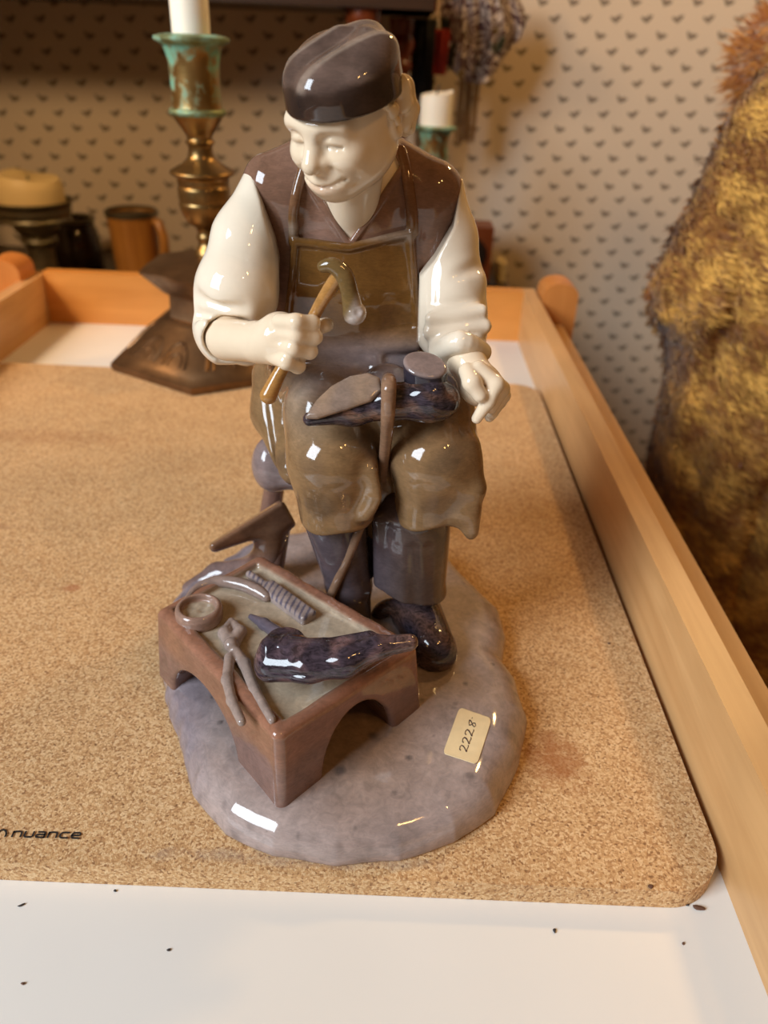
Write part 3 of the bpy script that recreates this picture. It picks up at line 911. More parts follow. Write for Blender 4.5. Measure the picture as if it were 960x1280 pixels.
def c_skin(v):
    q = (v - HC) @ RH
    c = np.tile(CREAM, (len(v), 1))
    c = blend(c, SKIN, 0.8 * sstep(-14, 2, q[:, 0]))
    for s in (-1, 1):        # painted brows and eyes
        c = blend(c, lin(150, 122, 92), 0.35 * np.exp(-((q[:, 1] - 5.2 * s) / 3.4) ** 2 - ((q[:, 2] - 3.0) / 1.0) ** 2) * (q[:, 0] > 5))
        c = blend(c, lin(126, 104, 84), 0.5 * np.exp(-((q[:, 1] - 5.4 * s) / 2.3) ** 2 - ((q[:, 2] + 1.1) / 0.5) ** 2) * (q[:, 0] > 5))
    c = blend(c, lin(196, 150, 118), 0.6 * np.exp(-((q[:, 1]) / 4.8) ** 2 - ((q[:, 2] + 11.6) / 1.3) ** 2) * (q[:, 0] > 8))
    return c


body = sdf_obj('person', f_body, (-70, 188, 12), (45, 292, 202), 0.62, c_skin, GLAZE_WHITE, fig, 'cream glazed man with bowed head turned to his right')


# a finer head and hands would hide nothing: the clothes follow
def f_hair(p):
    d = chain(p, [H(-3, 13.2, 7.0), H(-9, 12.8, 4.5), H(-12.5, 10.0, 1.5), H(-14.5, 4.0, -3.5), H(-15, -4, -3.5), H(-11, -11, 1), H(-3.0, -13.4, 6.5)], [2.0, 3.2, 3.8, 4.0, 4.0, 3.4, 2.0], 2)
    d = smin(d, chain(p, [H(-9, 13.4, 5.0), H(-8.0, 15.2, 1.5), H(-7.2, 15.2, -3.8)], [3.0, 2.3, 1.5], 1.0), 1.0)
    d = smin(d, chain(p, [H(-11, 12.4, 3.0), H(-10.6, 14.4, -1.0), H(-9.4, 14.6, -5.0)], [2.8, 2.2, 1.4], 1.0), 0.9)
    d = smin(d, chain(p, [H(-14, 8.5, 1.0), H(-13.8, 10.6, -3.5), H(-12.4, 11.4, -7.0)], [3.0, 2.6, 1.6], 1.0), 0.9)
    d = smin(d, chain(p, [H(-1.0, 13.2, 5.5), H(-2.2, 14.0, 2.2), H(-3.4, 14.4, -0.8)], [1.3, 1.4, 0.9], 1.0), 0.9)
    q = (p - HC.astype(np.float32)) @ RH.astype(np.float32)
    return d + 0.4 * np.sin(q[:, 0] * 1.7 + q[:, 2] * 1.0 + 0.8 * np.sin(q[:, 2] * 0.6))
sdf_obj('hair', f_hair, HC - 24, HC + 24, 0.5, lin(222, 198, 162), GLAZE_WHITE, body, 'cream curls of hair under the cap')


def f_cap(p):
    q = (p - H(-1.0, 1.7, 0).astype(np.float32)) @ RH.astype(np.float32)
    e = (np.sqrt((q[:, 0] / 17.2) ** 2 + (q[:, 1] / 14.3) ** 2 + 1e-6) - 1) * 14.3
    e = e + 0.05 * (q[:, 2] - 9)                                # narrows a little upward
    h = q[:, 2] - 18.4 + 0.10 * q[:, 0] + 0.006 * (q[:, 0] ** 2 + q[:, 1] ** 2)
    d = smax(e, h, 6)
    # soft folds on the crown
    d = d + 0.45 * np.sin(q[:, 1] * 0.55 + q[:, 0] * 0.25 + 0.8) * sstep(10, 17, q[:, 2])
    d = smin(d, cap(p, H(5, -7, 14.5), H(-6, -1, 17.6), 1.0, 1.5), 3.0)
    d = smin(d, cap(p, H(7, 5, 14.0), H(-8, 6, 17.0), 0.9, 1.5), 3.0)
    edge = q[:, 2] - 5.2 - 0.035 * q[:, 0] + 0.02 * q[:, 1]
    return smax(d, -edge, 0.9)
def c_cap(v):
    q = (v - HC) @ RH
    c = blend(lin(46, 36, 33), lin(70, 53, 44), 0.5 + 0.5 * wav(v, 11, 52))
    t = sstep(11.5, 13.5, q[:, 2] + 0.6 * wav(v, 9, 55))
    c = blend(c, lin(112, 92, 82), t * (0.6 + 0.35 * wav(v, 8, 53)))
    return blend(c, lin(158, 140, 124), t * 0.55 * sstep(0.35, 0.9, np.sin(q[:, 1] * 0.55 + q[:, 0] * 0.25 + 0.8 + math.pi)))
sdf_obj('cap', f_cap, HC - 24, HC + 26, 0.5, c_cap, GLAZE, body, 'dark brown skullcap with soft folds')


# ---- shirt sleeves
def f_sleeveL(p):
    L = chain(p, [P(334, 238, 249), P(309, 300, 242), P(297, 362, 234), P(285, 404, 229)], [8.2, 9.8, 11.8, 10.4], 5)
    L = smin(L, cap(p, P(287, 420, 230), P(308, 430, 229), 9.6, 6.6), 4)
    for a, b, r in (((246, 372, 226), (300, 388, 221), .6), ((250, 394, 226), (292, 398, 218), .6)):
        L = smax(L, -cap(p, P(*a), P(*b), r, 0.3), 5)
    L = smax(L, -(cap(p, P(284, 424, 223), P(328, 428, 214.5), 7.0, 6.2)), 1.5)
    return smax(L, -poly2(p[:, 0], p[:, 2], ARML), 0.8)


def f_sleeveR(p):
    R = chain(p, [P(547, 240, 249), P(558, 300, 245), P(562, 360, 241), P(563, 405, 237), P(572, 434, 229)], [8.2, 8.6, 10.0, 10.6, 8.6], 5)
    R = smin(R, ball(p, P(593, 352, 238), 2.6), 3.5)
    for a, b in (((535, 388, 225), (606, 376, 229)), ((533, 408, 224), (612, 400, 228)), ((538, 424, 222), (610, 414, 226)), ((560, 345, 228), (606, 330, 238))):
        R = smax(R, -cap(p, P(*a), P(*b), 0.7, 0.8), 3.0)
    for a, b in (((538, 398, 226.5), (602, 388, 229)), ((536, 416, 226), (607, 408, 228))):
        R = smin(R, cap(p, P(*a), P(*b), 1.6, 1.8), 3.0)
    R = smin(R, tube(p, [P(548, 440, 224), P(575, 428, 219), P(602, 440, 223)], [3.0, 3.6, 3.0]), 2.5)     # rolled cuff
    return smax(R, -poly2(p[:, 0], p[:, 2], ARMR), 0.8)
sdf_obj('shirt_sleeve', f_sleeveL, (-68, 206, 98), (-18, 262, 180), 0.6, lambda v: np.tile(CREAM, (len(v), 1)), GLAZE_WHITE, body, 'cream white sleeve of the arm with the hammer')
sdf_obj('shirt_sleeve', f_sleeveR, (-4, 206, 98), (42, 262, 180), 0.6, lambda v: np.tile(CREAM, (len(v), 1)), GLAZE_WHITE, body, 'cream white creased sleeve of the resting arm')


# ---- vest with V neck
VN = tri_px([(384, 225), (436, 303), (499, 212), (485, 180), (395, 190)], 236)
def f_vest(p):
    d = f_torso(p)
    wv = poly2(p[:, 0], p[:, 2], VN)
    d = smin(d, smax(np.abs(d) - 0.7, np.abs(wv - 1.0) - 1.1, 0.8), 0.8)          # lapel edge
    d = smax(d, -smax(wv, p[:, 1] - 250, 1.0), 0.8)
    d = smax(d, ball(p, P(441, 190, 246), 10.5) * -1, 1.5)
    for a, b in (((352, 350), (372, 420)), ((350, 390), (360, 440)), ((530, 320), (522, 400))):
        d = smax(d, -cap(p, P(*a, 236), P(*b, 236), 0.7, 0.7), 3.0)
    return smax(d, 106 - p[:, 2], 3)
def c_vest(v):
    return blend(BROWN, MAUVE, 0.5 + 0.6 * wav(v, 20, 61) + 0.3 * sstep(0, -40, v[:, 0]))
sdf_obj('vest', f_vest, (-56, 226, 100), (30, 284, 182), 0.6, c_vest, GLAZE, body, 'brown mauve sleeveless vest with V neck')


# ---- apron: bib, straps, lap and hanging skirt
BIB = tri_px([(362, 300), (435, 307), (517, 289), (524, 360), (530, 450), (350, 450), (352, 400), (358, 350)], 236)
def f_bib(p):
    d = np.abs(f_torso(p) - 0.9) - 0.9
    b = poly2(p[:, 0], p[:, 2], BIB)
    d = smin(d, smax(np.abs(f_torso(p) - 1.5) - 1.0, np.abs(b + 1.2) - 1.1, 0.8), 0.8)
    d = smax(smax(d, b, 0.8), p[:, 1] - 258, 1)
    for a, b_, c in (((455, 404), (500, 388), 0.5), ((440, 385), (486, 384), 0.4), ((380, 392), (420, 404), 0.4)):
        d = smax(d, -cap(p, P(*a, 234.5), P(*b_, 234.5), c + .3, c), 2.0)
    return d
STL = [hit(f_torso, *q, out=0.5) for q in ((367, 303), (367, 285), (367, 268), (369, 250), (373, 232), (379, 212))]
STR = [hit(f_torso, *q, out=0.5) for q in ((515, 291), (515, 272), (513, 250), (510, 228), (506, 205), (501, 188))]
def f_straps(p):
    return np.minimum(tube(p, STL, [1.6] * 6, 4), tube(p, STR, [1.9, 1.8, 1.7, 1.7, 1.6, 1.6], 4))


def f_lap(p):
    L = chain(p, [P(388, 462, 260), P(410, 520, 226), P(417, 572, 216)], [13.5, 13.0, 13.6], 6)
    L = smin(L, cap(p, P(415, 575, 216), P(424, 660, 216), 13.2, 12.2), 6)
    L = smin(L, tube(p, [P(466, 590, 207), P(470, 618, 206), P(458, 642, 206)], [2.5, 3.2, 2.4]), 4.0)
    zl = P(420, 667, 206)[2]
    L = smax(L, zl + 0.10 * (p[:, 0] + 15) + 0.6 * np.sin(p[:, 0] * 0.35) - p[:, 2], 1.8)
    R = chain(p, [P(500, 462, 260), P(538, 520, 227), P(543, 572, 217)], [13.5, 13.0, 13.0], 6)
    R = smin(R, cap(p, P(543, 575, 217), P(536, 660, 217), 13.0, 11.5), 6)
    zr = P(530, 664, 207)[2]
    R = smax(R, zr + 0.22 * (p[:, 0] - 11) + 0.5 * np.sin(p[:, 0] * 0.4 + 1) - p[:, 2], 1.8)
    fl = chain(p, [P(583, 560, 214), P(592, 610, 210), P(591, 662, 207)], [3.6, 3.4, 1.5], 3)
    fl = smin(fl, chain(p, [P(566, 585, 212), P(578, 640, 208.5), P(588, 668, 207.5)], [4.0, 3.2, 1.4], 3), 4)
    R = smin(R, fl, 4)
    M = ell(p, P(448, 462, 250), (30, 17, 11))
    S = chain(p, [P(346, 470, 264), P(346, 515, 258), P(368, 585, 236)], [9.0, 8.8, 6.0], 4)
    L = smin(L, S, 9)
    d = smin(smin(L, R, 2.0), M, 8)
    d = smin(d, cap(p, P(484, 490, 226), P(481, 570, 226), 9.0, 8.0), 4)
    d = smin(d, cap(p, P(480, 560, 226), P(478, 655, 226), 8.0, 6.5), 3)
    # folds at the waist
    for a, b, r in (((355, 447, 241), (520, 432, 239), 1.6), ((350, 462, 243), (470, 452, 236), 1.5), ((370, 430, 243), (520, 420, 241), 1.5)):
        d = smin(d, cap(p, P(*a), P(*b), r, r), 3.5)
    d = smax(d, -cap(p, P(360, 456, 236), P(500, 444, 234), 0.7, 0.7), 3)
    for a, b in (((335, 500, 250), (352, 600, 234)), ((350, 490, 245), (366, 560, 228))):
        d = smax(d, -cap(p, P(*a), P(*b), 0.7, 0.7), 3)
    # the strap's furrow between the knees
    d = smax(d, -cap(p, P(483, 535, 208), P(480, 660, 206), 1.4, 2.0), 3.0)
    return d


def f_apron(p):
    return smin(smin(f_bib(p), f_lap(p), 2.5), f_straps(p), 0.6)


def c_apron(v):
    px = np.stack([v[:, 0], v[:, 2]], 1)
    c = np.tile(LAP, (len(v), 1))
    c = blend(c, lin(134, 104, 74), 0.6 * (0.5 + 0.5 * wav(v, 24, 81)))
    c = blend(c, lin(94, 74, 56), 0.6 * sstep(0.1, 0.9, wav(v, 16, 82)))
    zb = P(430, 425, 238)[2]
    c = blend(c, APRON, sstep(zb - 3, zb + 3, v[:, 2]))
    c = blend(c, BLUEGREY, 0.85 * np.exp(-((v[:, 2] - P(430, 446, 238)[2]) / 5.5) ** 2) * (v[:, 1] < 262))
    c = blend(c, lin(150, 136, 120), 0.5 * np.exp(-((v[:, 0] + 27) / 10) ** 2 - ((v[:, 2] - 106) / 9) ** 2))
    b = poly2(v[:, 0].astype(np.float32), v[:, 2].astype(np.float32), BIB)
    top = P(435, 300, 236)[2]
    c = blend(c, lin(150, 134, 118), 0.6 * sstep(top - 1.6, top + 0.8, v[:, 2]) * sstep(top + 5, top + 2, v[:, 2]))
    c = blend(c, BROWN, sstep(top + 3, top + 8, v[:, 2]) * 0.8)
    c = blend(c, lin(150, 112, 62), 0.5 * sstep(66.5, 64, v[:, 2]))
    return c
sdf_obj('apron', f_apron, (-58, 190, 55), (42, 282, 186), 0.6, c_apron, GLAZE, body, 'dark olive brown leather apron with bib and lap')


# ---- trousers and shoes
def f_trouser(p):
    L = chain(p, [P(418, 640, 221), P(436, 730, 223), P(441, 790, 226)], [11.0, 8.0, 6.4], 3)
    L = smin(L, cap(p, P(440, 640, 219), P(455, 790, 225), 2.2, 2.0), 3)
    R = chain(p, [P(518, 640, 222), P(514, 745, 224), P(513, 775, 224)], [12.6, 12.2, 12.0], 3)
    R = smin(R, cap(p, P(474, 650, 216), P(477, 750, 221), 2.4, 2.6), 3)
    for x, dx in ((492, -6), (516, 4), (538, 2)): R = smax(R, -cap(p, P(x, 690, 208.8), P(x + dx, 765, 210.5), 0.3, 1.3), 4)
    R = smin(R, cap(p, P(478, 640, 228), P(476, 760, 230), 6, 6), 3)
    zh = P(510, 757, 212)[2]
    R = smax(R, zh - 0.20 * (p[:, 0] - 11) - p[:, 2], 1.2)
    L = smax(L, 14 - p[:, 2], 1)
    return np.minimum(L, R)
sdf_obj('trousers', f_trouser, (-34, 202, 10), (34, 242, 78), 0.6, lambda v: blend(lin(84, 74, 78), lin(80, 64, 54), sstep(-4, 12, v[:, 0]) * 0.9), GLAZE, body, 'grey mauve trouser legs below the apron')


def f_shoe(p):
    d = cap(p, P(522, 768, 226), P(541, 806, 209), 9.5, 7.8)
    d = smin(d, tube(p, [P(470, 775, 229), P(478, 762, 228), P(492, 758, 227), P(508, 770, 226)], [3, 3, 3, 4]), 3)
    d = smin(d, ell(p, P(545, 818, 206.5), (7.2, 7, 6.0)), 3)
    d = smax(d, -chain(p, [P(505, 800, 205), P(540, 792, 200.5), P(566, 792, 206)], [0.5, 0.5, 0.5]), 1.0)
    return smax(d, 12.6 - p[:, 2], 1.5)
sh = sdf_obj('shoe', f_shoe, (-10, 192, 8), (34, 245, 40), 0.5, lambda v: blend(NAVY, lin(84, 62, 52), 0.5 + 0.6 * wav(v, 10, 91)), GLAZE_DARK, body, 'dark shoe on his left foot')
def f_shoe2(p):
    d = cap(p, P(446, 795, 228), P(448, 822, 213), 6.5, 6.5)
    return smax(d, 12.6 - p[:, 2], 1.5)
sdf_obj('shoe', f_shoe2, (-24, 200, 8), (14, 246, 36), 0.6, lambda v: blend(NAVY, lin(70, 56, 52), 0.5 + 0.6 * wav(v, 10, 92)), GLAZE_DARK, body, 'dark shoe on his right foot behind the bench')

# ---- hammer in the right fist
hp = [P(336, 494, 205.5), P(352, 462, 207), P(380, 418, 210), P(404, 374, 209.5), P(424, 344, 209)]
hammer = sdf_obj('hammer', lambda p: tube(p, hp, [2.6, 1.9, 1.6, 1.8, 2.2]), *bounds(*hp), 0.4, lin(172, 124, 68), GLAZE, fig, 'small cobbler hammer held in the fist')
hh = [P(404, 333, 208.5), P(416, 332, 208.2), P(430, 344, 208), P(437, 366, 207.5), P(441, 386, 207), P(443, 391, 207)]
def f_hhead(p):
    d = tube(p, hh, [1.6, 2.1, 2.5, 2.4, 2.8, 3.3], 4)
    return smax(d, -smax(cap(p, P(447, 390, 201.5), P(449, 391, 203), 1.6, 1.6), -d - 3, .5), 0.6)
sdf_obj('hammer_head', f_hhead, *bounds(*hh, pad=7), 0.35, lambda v: blend(lin(112, 88, 52), lin(196, 184, 176), sstep(-12.0, -7.5, v[:, 0] - 0.5 * (v[:, 2] - 140))), GLAZE, hammer, 'curved hammer head paling to white at its face')

# ---- shoe under repair, sole up, on his knees
def f_kshoe(p):
    toe, ball_, waist, heel = P(387, 524, 201.5), P(440, 511, 205.5), P(487, 502, 206), P(535, 500, 208)
    d = chain(p, [toe, ball_, waist, heel], [2.0, 4.6, 4.8, 6.6], 3)
    d = smin(d, cap(p, P(535, 495, 207), P(553, 500, 208), 6.2, 5.2), 3)
    return d
solep = [P(386, 521, 201), P(440, 478, 207), P(468, 478, 209)]
ksA, ksB = P(384, 522, 199.5), P(470, 482, 206)
kshoe = sdf_obj('mended_shoe', lambda p: smax(f_kshoe(p), 0 * p[:, 0] - 99, 1), *bounds(P(380, 525, 199), P(565, 470, 208), P(500, 525, 206), pad=9), 0.45,
                lambda v: blend(lin(58, 52, 60), lin(104, 78, 64), sstep(-0.2, 0.9, wav(v * np.array([1, 1, 2.0]), 8, 73))), GLAZE_DARK, fig, 'dark upturned shoe strapped on his knees')
so_o = P(381, 523, 198.5); so_u = P(478, 494, 202.0) - so_o; so_u /= np.linalg.norm(so_u)
so_v = P(440, 470, 209.5) - so_o; so_v -= so_u * (so_v @ so_u); so_v /= np.linalg.norm(so_v)
so_n = np.cross(so_u, so_v); so_n *= 1 if so_n[1] < 0 else -1


def on_plane(x, y):
    e = np.array([0, 0, CAM_H * 1000]); d = P(x, y, 1000) - e
    q = e + d * (((so_o - e) @ so_n) / (d @ so_n)) - so_o
    return q @ so_u, q @ so_v


SOLE = [on_plane(*q) for q in ((381, 523), (396, 501), (414, 484), (438, 471), (461, 467), (475, 473), (478, 489), (464, 501), (432, 512), (397, 523))]
def f_sole(p):
    q = p - so_o.astype(np.float32); u = q @ so_u.astype(np.float32); v = q @ so_v.astype(np.float32); w_ = q @ so_n.astype(np.float32)
    d2 = poly2(u, v, SOLE)
    return smax(d2, np.abs(w_ - 0.02 * np.clip(-d2, 0, 6) ** 2) - 1.2, 1.4)
sdf_obj('sole', f_sole, *bounds(P(380, 525, 198), P(480, 465, 211), pad=5), 0.4, lambda v: blend(lin(158, 130, 104), lin(136, 116, 102), 0.5 + .5 * wav(v, 9, 14)), GLAZE, kshoe, 'brown leather sole facing up')
hc = P(532, 474, 209)
def f_heel(p):
    d = ell(p, hc, (6.2, 5.6, 50)); ax = np.array([0.12, -0.30, 0.95])
    q = (p - hc.astype(np.float32)) @ (ax / np.linalg.norm(ax)).astype(np.float32)
    e = np.hypot((p[:, 0] - hc[0] + 0.1 * q) / 6.4, (p[:, 1] - hc[1]) / 5.4); e = (e - 1) * 5.6
    return smax(e, np.abs(q) - 4.6, 1.0)
def c_heel(v):
    q = (v - hc) @ (np.array([0.12, -0.30, 0.95]) / 1.003)
    return blend(lin(50, 46, 54), lin(142, 124, 118), sstep(3.6, 4.3, q))
sdf_obj('heel', f_heel, hc - 9, hc + 9, 0.4, c_heel, GLAZE, kshoe, 'stacked heel block facing up')
sp_ = [P(486, 474, 211), P(486, 482, 201.5), P(485, 515, 200.5), P(483, 545, 206), P(480, 575, 213), P(479, 605, 221)]
def f_strap(p):
    d = tube(p, sp_, [2.2, 2.2, 2.1, 1.9, 1.7, 1.5])
    return d
strap = sdf_obj('foot_strap', f_strap, *bounds(*sp_), 0.4, lin(140, 108, 84), GLAZE, fig, 'brown leather strap holding the shoe to the knee')
s2 = [P(452, 655, 212), P(438, 690, 213), P(412, 748, 214.5)]
sdf_obj('strap_end', lambda p: tube(p, s2, [1.5, 1.6, 1.6]), *bounds(*s2), 0.4, lin(126, 98, 78), GLAZE, strap)

# ================================================================== BACKGROUND THINGS
def mat_brass(name, c1, c2, patina=None, rough=0.32):
    n = NT(name); v = n.coord('Object'); f = n.noise(v, 60, 5, 0.6)
    c = n.ramp(f, [(0.3, c1), (0.7, c2)])
    n.bump(n.noise(v, 120, 3), 0.15, 0.001)
    if patina is not None:
        f2 = n.noise(v, 70, 4, 0.65); k = n.ramp(f2, [(0.46, gray(0)), (0.60, gray(1))])
        c = n.mix(k, c, patina); n.set(n.b, 'Metallic', n.math('SUBTRACT', 0.92, n.math('MULTIPLY', k, 0.9)))
        n.set(n.b, 'Roughness', n.math('ADD', rough, n.math('MULTIPLY', k, 0.35))); n.set(n.b, 'Base Color', c)
        return n.m
    return n.P(col=c, rough=rough, metal=0.92)


BRASS = mat_brass('aged_brass', lin(118, 92, 54), lin(150, 120, 74))
BRONZE = mat_brass('dark_bronze', lin(104, 80, 58), lin(136, 106, 76), None, 0.42)
VERDI = mat_brass('verdigris_brass', lin(140, 110, 62), lin(160, 128, 76), lin(104, 156, 132), 0.34)
VERDI_RIM = mat_brass('verdigris_rim', lin(120, 130, 90), lin(140, 150, 110), lin(128, 168, 146), 0.5)
n = NT('candle_wax'); WAX = n.P(col=lin(242, 234, 216), rough=0.45, sss=0.15); n.b.inputs['Subsurface Radius'].default_value = (0.01, 0.006, 0.004)
n = NT('candle_wax_cream'); WAXC = n.P(col=lin(226, 198, 142), rough=0.5)


def hexring(R, z, c, rot, n=6):
    return [(c[0] + R * math.cos(rot + i * 2 * math.pi / n), c[1] + R * math.sin(rot + i * 2 * math.pi / n), c[2] + z) for i in range(n)]


def hex_loft(name, levels, c, rot, mat, parent, bevel=0.0012, wob=0.0, sub=1):
    bm = bmesh.new(); rings = []
    for R, z in levels:
        pts = []
        base = hexring(R, z, c, rot)
        for i in range(6):
            a, b = Vector(base[i]), Vector(base[(i + 1) % 6])
            for k in range(sub): pts.append(a.lerp(b, k / sub))
        rings.append([bm.verts.new(p) for p in pts])
    m = 6 * sub
    if wob:
        for r in rings[1:-1]:
            for v in r:
                d = Vector((v.co.x - c[0], v.co.y - c[1], 0)); v.co += d.normalized() * RNG.uniform(-wob, wob); v.co.z += RNG.uniform(-wob, wob) * .6
    for a, b in zip(rings, rings[1:]):
        for i in range(m): bm.faces.new((a[i], a[(i + 1) % m], b[(i + 1) % m], b[i]))
    bm.faces.new(rings[0][::-1]); bm.faces.new(rings[-1])
    return bm_obj(name, bm, mat, parent, True, bevel, 2)


def candlestick(c, label, rot):
    """c: foot centre; every height in metres above the foot"""
    t = empty('candlestick', c, label, 'candlestick', None)
    ft = hex_loft('foot', [(0.0735, 0.0), (0.075, 0.002), (0.075, 0.0055), (0.071, 0.0075), (0.069, 0.010), (0.060, 0.0155), (0.052, 0.022), (0.045, 0.027), (0.041, 0.030), (0.039, 0.0315), (0.036, 0.033)], c, rot, BRONZE, t, 0.0008)
    bm = bmesh.new()                                  # embossed arches on every face of the foot
    for i in range(6):
        a0 = rot + i * math.pi / 3; a1 = a0 + math.pi / 3
        for off in (-0.24, 0.24):
            for sc2, rad in ((1.0, 0.0016), (0.55, 0.0013)):
                pts = []
                for k in range(13):
                    an = math.pi * k / 12
                    uu = off + 0.17 * sc2 * math.cos(an); hv = 0.18 + (0.30 + 0.42 * math.sin(an)) * sc2 * 0.85
                    if k in (0, 12): hv = 0.16
                    R = 0.069 + (0.043 - 0.069) * hv; z = 0.0095 + (0.0275 - 0.0095) * (hv ** 1.15)
                    p0 = Vector((math.cos(a0), math.sin(a0), 0)); p1 = Vector((math.cos(a1), math.sin(a1), 0))
                    q = p0.lerp(p1, 0.5 + uu * 0.9) * R
                    pts.append((c[0] + q.x, c[1] + q.y, c[2] + z))
                add_tube(bm, pts, rad, 6)
    e = bm_obj('embossing', bm, BRONZE, ft, True); e['kind'] = 'stuff'
    hex_loft('neck', [(0.0315, 0.032), (0.0305, 0.034), (0.030, 0.050)], c, rot, BRONZE, t, 0.001)
    hex_loft('drip_plate', [(0.031, 0.0485), (0.034, 0.050), (0.0475, 0.0635), (0.048, 0.0655), (0.040, 0.068), (0.020, 0.071), (0.010, 0.072)], c, rot, BRONZE, t, 0.0006, 0.0012, 5)
    st = [(0.009, 0.069), (0.0095, 0.074), (0.0072, 0.078), (0.0062, 0.081), (0.0075, 0.084), (0.0066, 0.087), (0.0072, 0.090), (0.012, 0.094), (0.0155, 0.100), (0.0168, 0.105), (0.0163, 0.107), (0.0166, 0.109), (0.0168, 0.115), (0.0160, 0.1165), (0.0166, 0.118), (0.0170, 0.1215), (0.0205, 0.1235), (0.0200, 0.1255), (0.0145, 0.1285), (0.0090, 0.1325), (0.0076, 0.137), (0.0080, 0.1405), (0.0095, 0.142), (0.0080, 0.1435), (0.0082, 0.146), (0.0110, 0.1500), (0.0148, 0.1555), (0.0160, 0.158)]
    lathe_obj('stem', smooth_prof(st, 3), c, BRASS, t, 40)
    lathe_obj('lower_ring', smooth_prof([(0.0160, 0.1570), (0.0172, 0.1580), (0.0174, 0.1600), (0.0160, 0.1612)], 3), c, VERDI_RIM, t, 40)
    lathe_obj('cup', smooth_prof([(0.0156, 0.1605), (0.0150, 0.165), (0.0150, 0.180), (0.0156, 0.188), (0.0175, 0.194), (0.0185, 0.1958)], 3), c, VERDI, t, 40)
    bm = bmesh.new(); add_lathe(bm, smooth_prof([(0.0178, 0.1945), (0.0218, 0.1965), (0.0224, 0.198), (0.0215, 0.1992), (0.0120, 0.1990), (0.0118, 0.180)], 3), c, 40)
    bm_obj('cup_rim', bm, VERDI_RIM, t, True)
    return t


candlestick((-0.1264, 0.536, 0.0), 'tall brass candlestick with hexagonal foot and green patina cup, behind the figurine on the mat', math.radians(-90.9))
# the candle in it
def candle(name, r, z0, z1, c, mat, label, tilt=0.0, wick=True, ragged=0.0):
    t = empty(name, (c[0], c[1], z0), label, 'candle')
    bm = bmesh.new()
    rings = add_lathe(bm, [(r, 0), (r, (z1 - z0) * 0.5), (r, (z1 - z0) * 0.93), (r * 0.985, z1 - z0), (r * 0.6, (z1 - z0) - 0.0015)], (c[0], c[1], z0), 32)
    for k, ring in enumerate(rings[2:]):
        for i, v in enumerate(ring):
            a = 2 * math.pi * i / 32
            v.co.z += tilt * math.cos(a - 0.4) * r + ragged * (math.sin(a * 3 + 1) + 0.6 * math.sin(a * 5)) * (0.6 if k == 0 else 1)
    bm_obj('wax', bm, mat, t, True)
    if wick:
        bm = bmesh.new(); add_tube(bm, [(c[0], c[1], z1 - 0.004), (c[0], c[1], z1 + 0.003), (c[0] + 0.002, c[1], z1 + 0.008)], 0.0008, 6)
        bm_obj('wick', bm, INK, t, True)
    return t


candle('taper_candle', 0.0112, 0.1985, 0.262, (-0.1264, 0.536), WAX, 'tall cream white candle in the tall candlestick with hexagonal foot')
candlestick((0.0367, 0.900, -0.072), 'second brass candlestick with green rim, behind the cobbler\'s shoulder', math.radians(-80))
candle('candle_stub', 0.0166, 0.1265, 0.1575, (0.0367, 0.900), WAX, 'short white candle stub in the candlestick behind the shoulder', 0.16, True, 0.0006)

# ---- low dresser, shelf above it with turned posts
dresser = empty('dresser', (-0.23, 0.95, -0.75), 'dark wooden dresser top below the wallpaper behind the table', 'dresser')
box_obj('dresser_top', (-0.618, 0.735, -0.092), (0.155, 1.149, -0.072), W_DARKX, dresser, 0.003)
box_obj('carcass', (-0.615, 0.755, -0.75), (0.135, 1.145, -0.092), W_DARKX, dresser, 0.002)
for x0, x1 in ((-0.60, -0.245), (-0.235, 0.125)):
    d = box_obj('drawer', (x0, 0.745, -0.28), (x1, 0.757, -0.11), W_DARKX, dresser, 0.003)
    lathe_knob = bmesh.new(); bmesh.ops.create_uvsphere(lathe_knob, u_segments=12, v_segments=8, radius=0.012, matrix=Matrix.Translation(((x0 + x1) / 2, 0.735, -0.195)))
    bm_obj('knob', lathe_knob, BRASS, d, True)
rack = empty('shelf_rack', (-0.29, 0.95, -0.072), 'dark wooden shelf on turned posts standing on the dresser against the wall', 'shelf')
box_obj('shelf_board', (-0.618, 0.925, 0.2295), (0.030, 1.149, 0.252), W_DARKX, rack, 0.002)
box_obj('cornice', (-0.068, 0.93, 0.2295), (0.032, 1.149, 0.262), W_DARK, rack, 0.003)
def post_prof(z0, z1, r):
    L = z1 - z0
    return smooth_prof([(r * .85, 0), (r, L * .03), (r, L * .08), (r * .6, L * .1), (r * .8, L * .14), (r * .55, L * .2), (r * .72, L * .45), (r * .78, L * .62), (r * .72, L * .74), (r * .68, L * .80), (r * 0.92, L * .825), (r * 0.95, L * .845), (r * 0.78, L * .86), (r * 1.04, L * .895), (r * 1.08, L * .92), (r * .9, L * .945), (r * 1.0, L * .96), (r * 1.0, L)], 3)
lathe_obj('turned_post', post_prof(-0.072, 0.231, 0.0185), (-0.0430, 0.95, -0.072), W_DARK, rack, 32)
lathe_obj('turned_post', post_prof(-0.072, 0.226, 0.0150), (-0.0030, 1.09, -0.072), W_DARK, rack, 32)
lathe_obj('turned_post', post_prof(-0.072, 0.226, 0.0185), (-0.585, 0.95, -0.072), W_DARK, rack, 32)

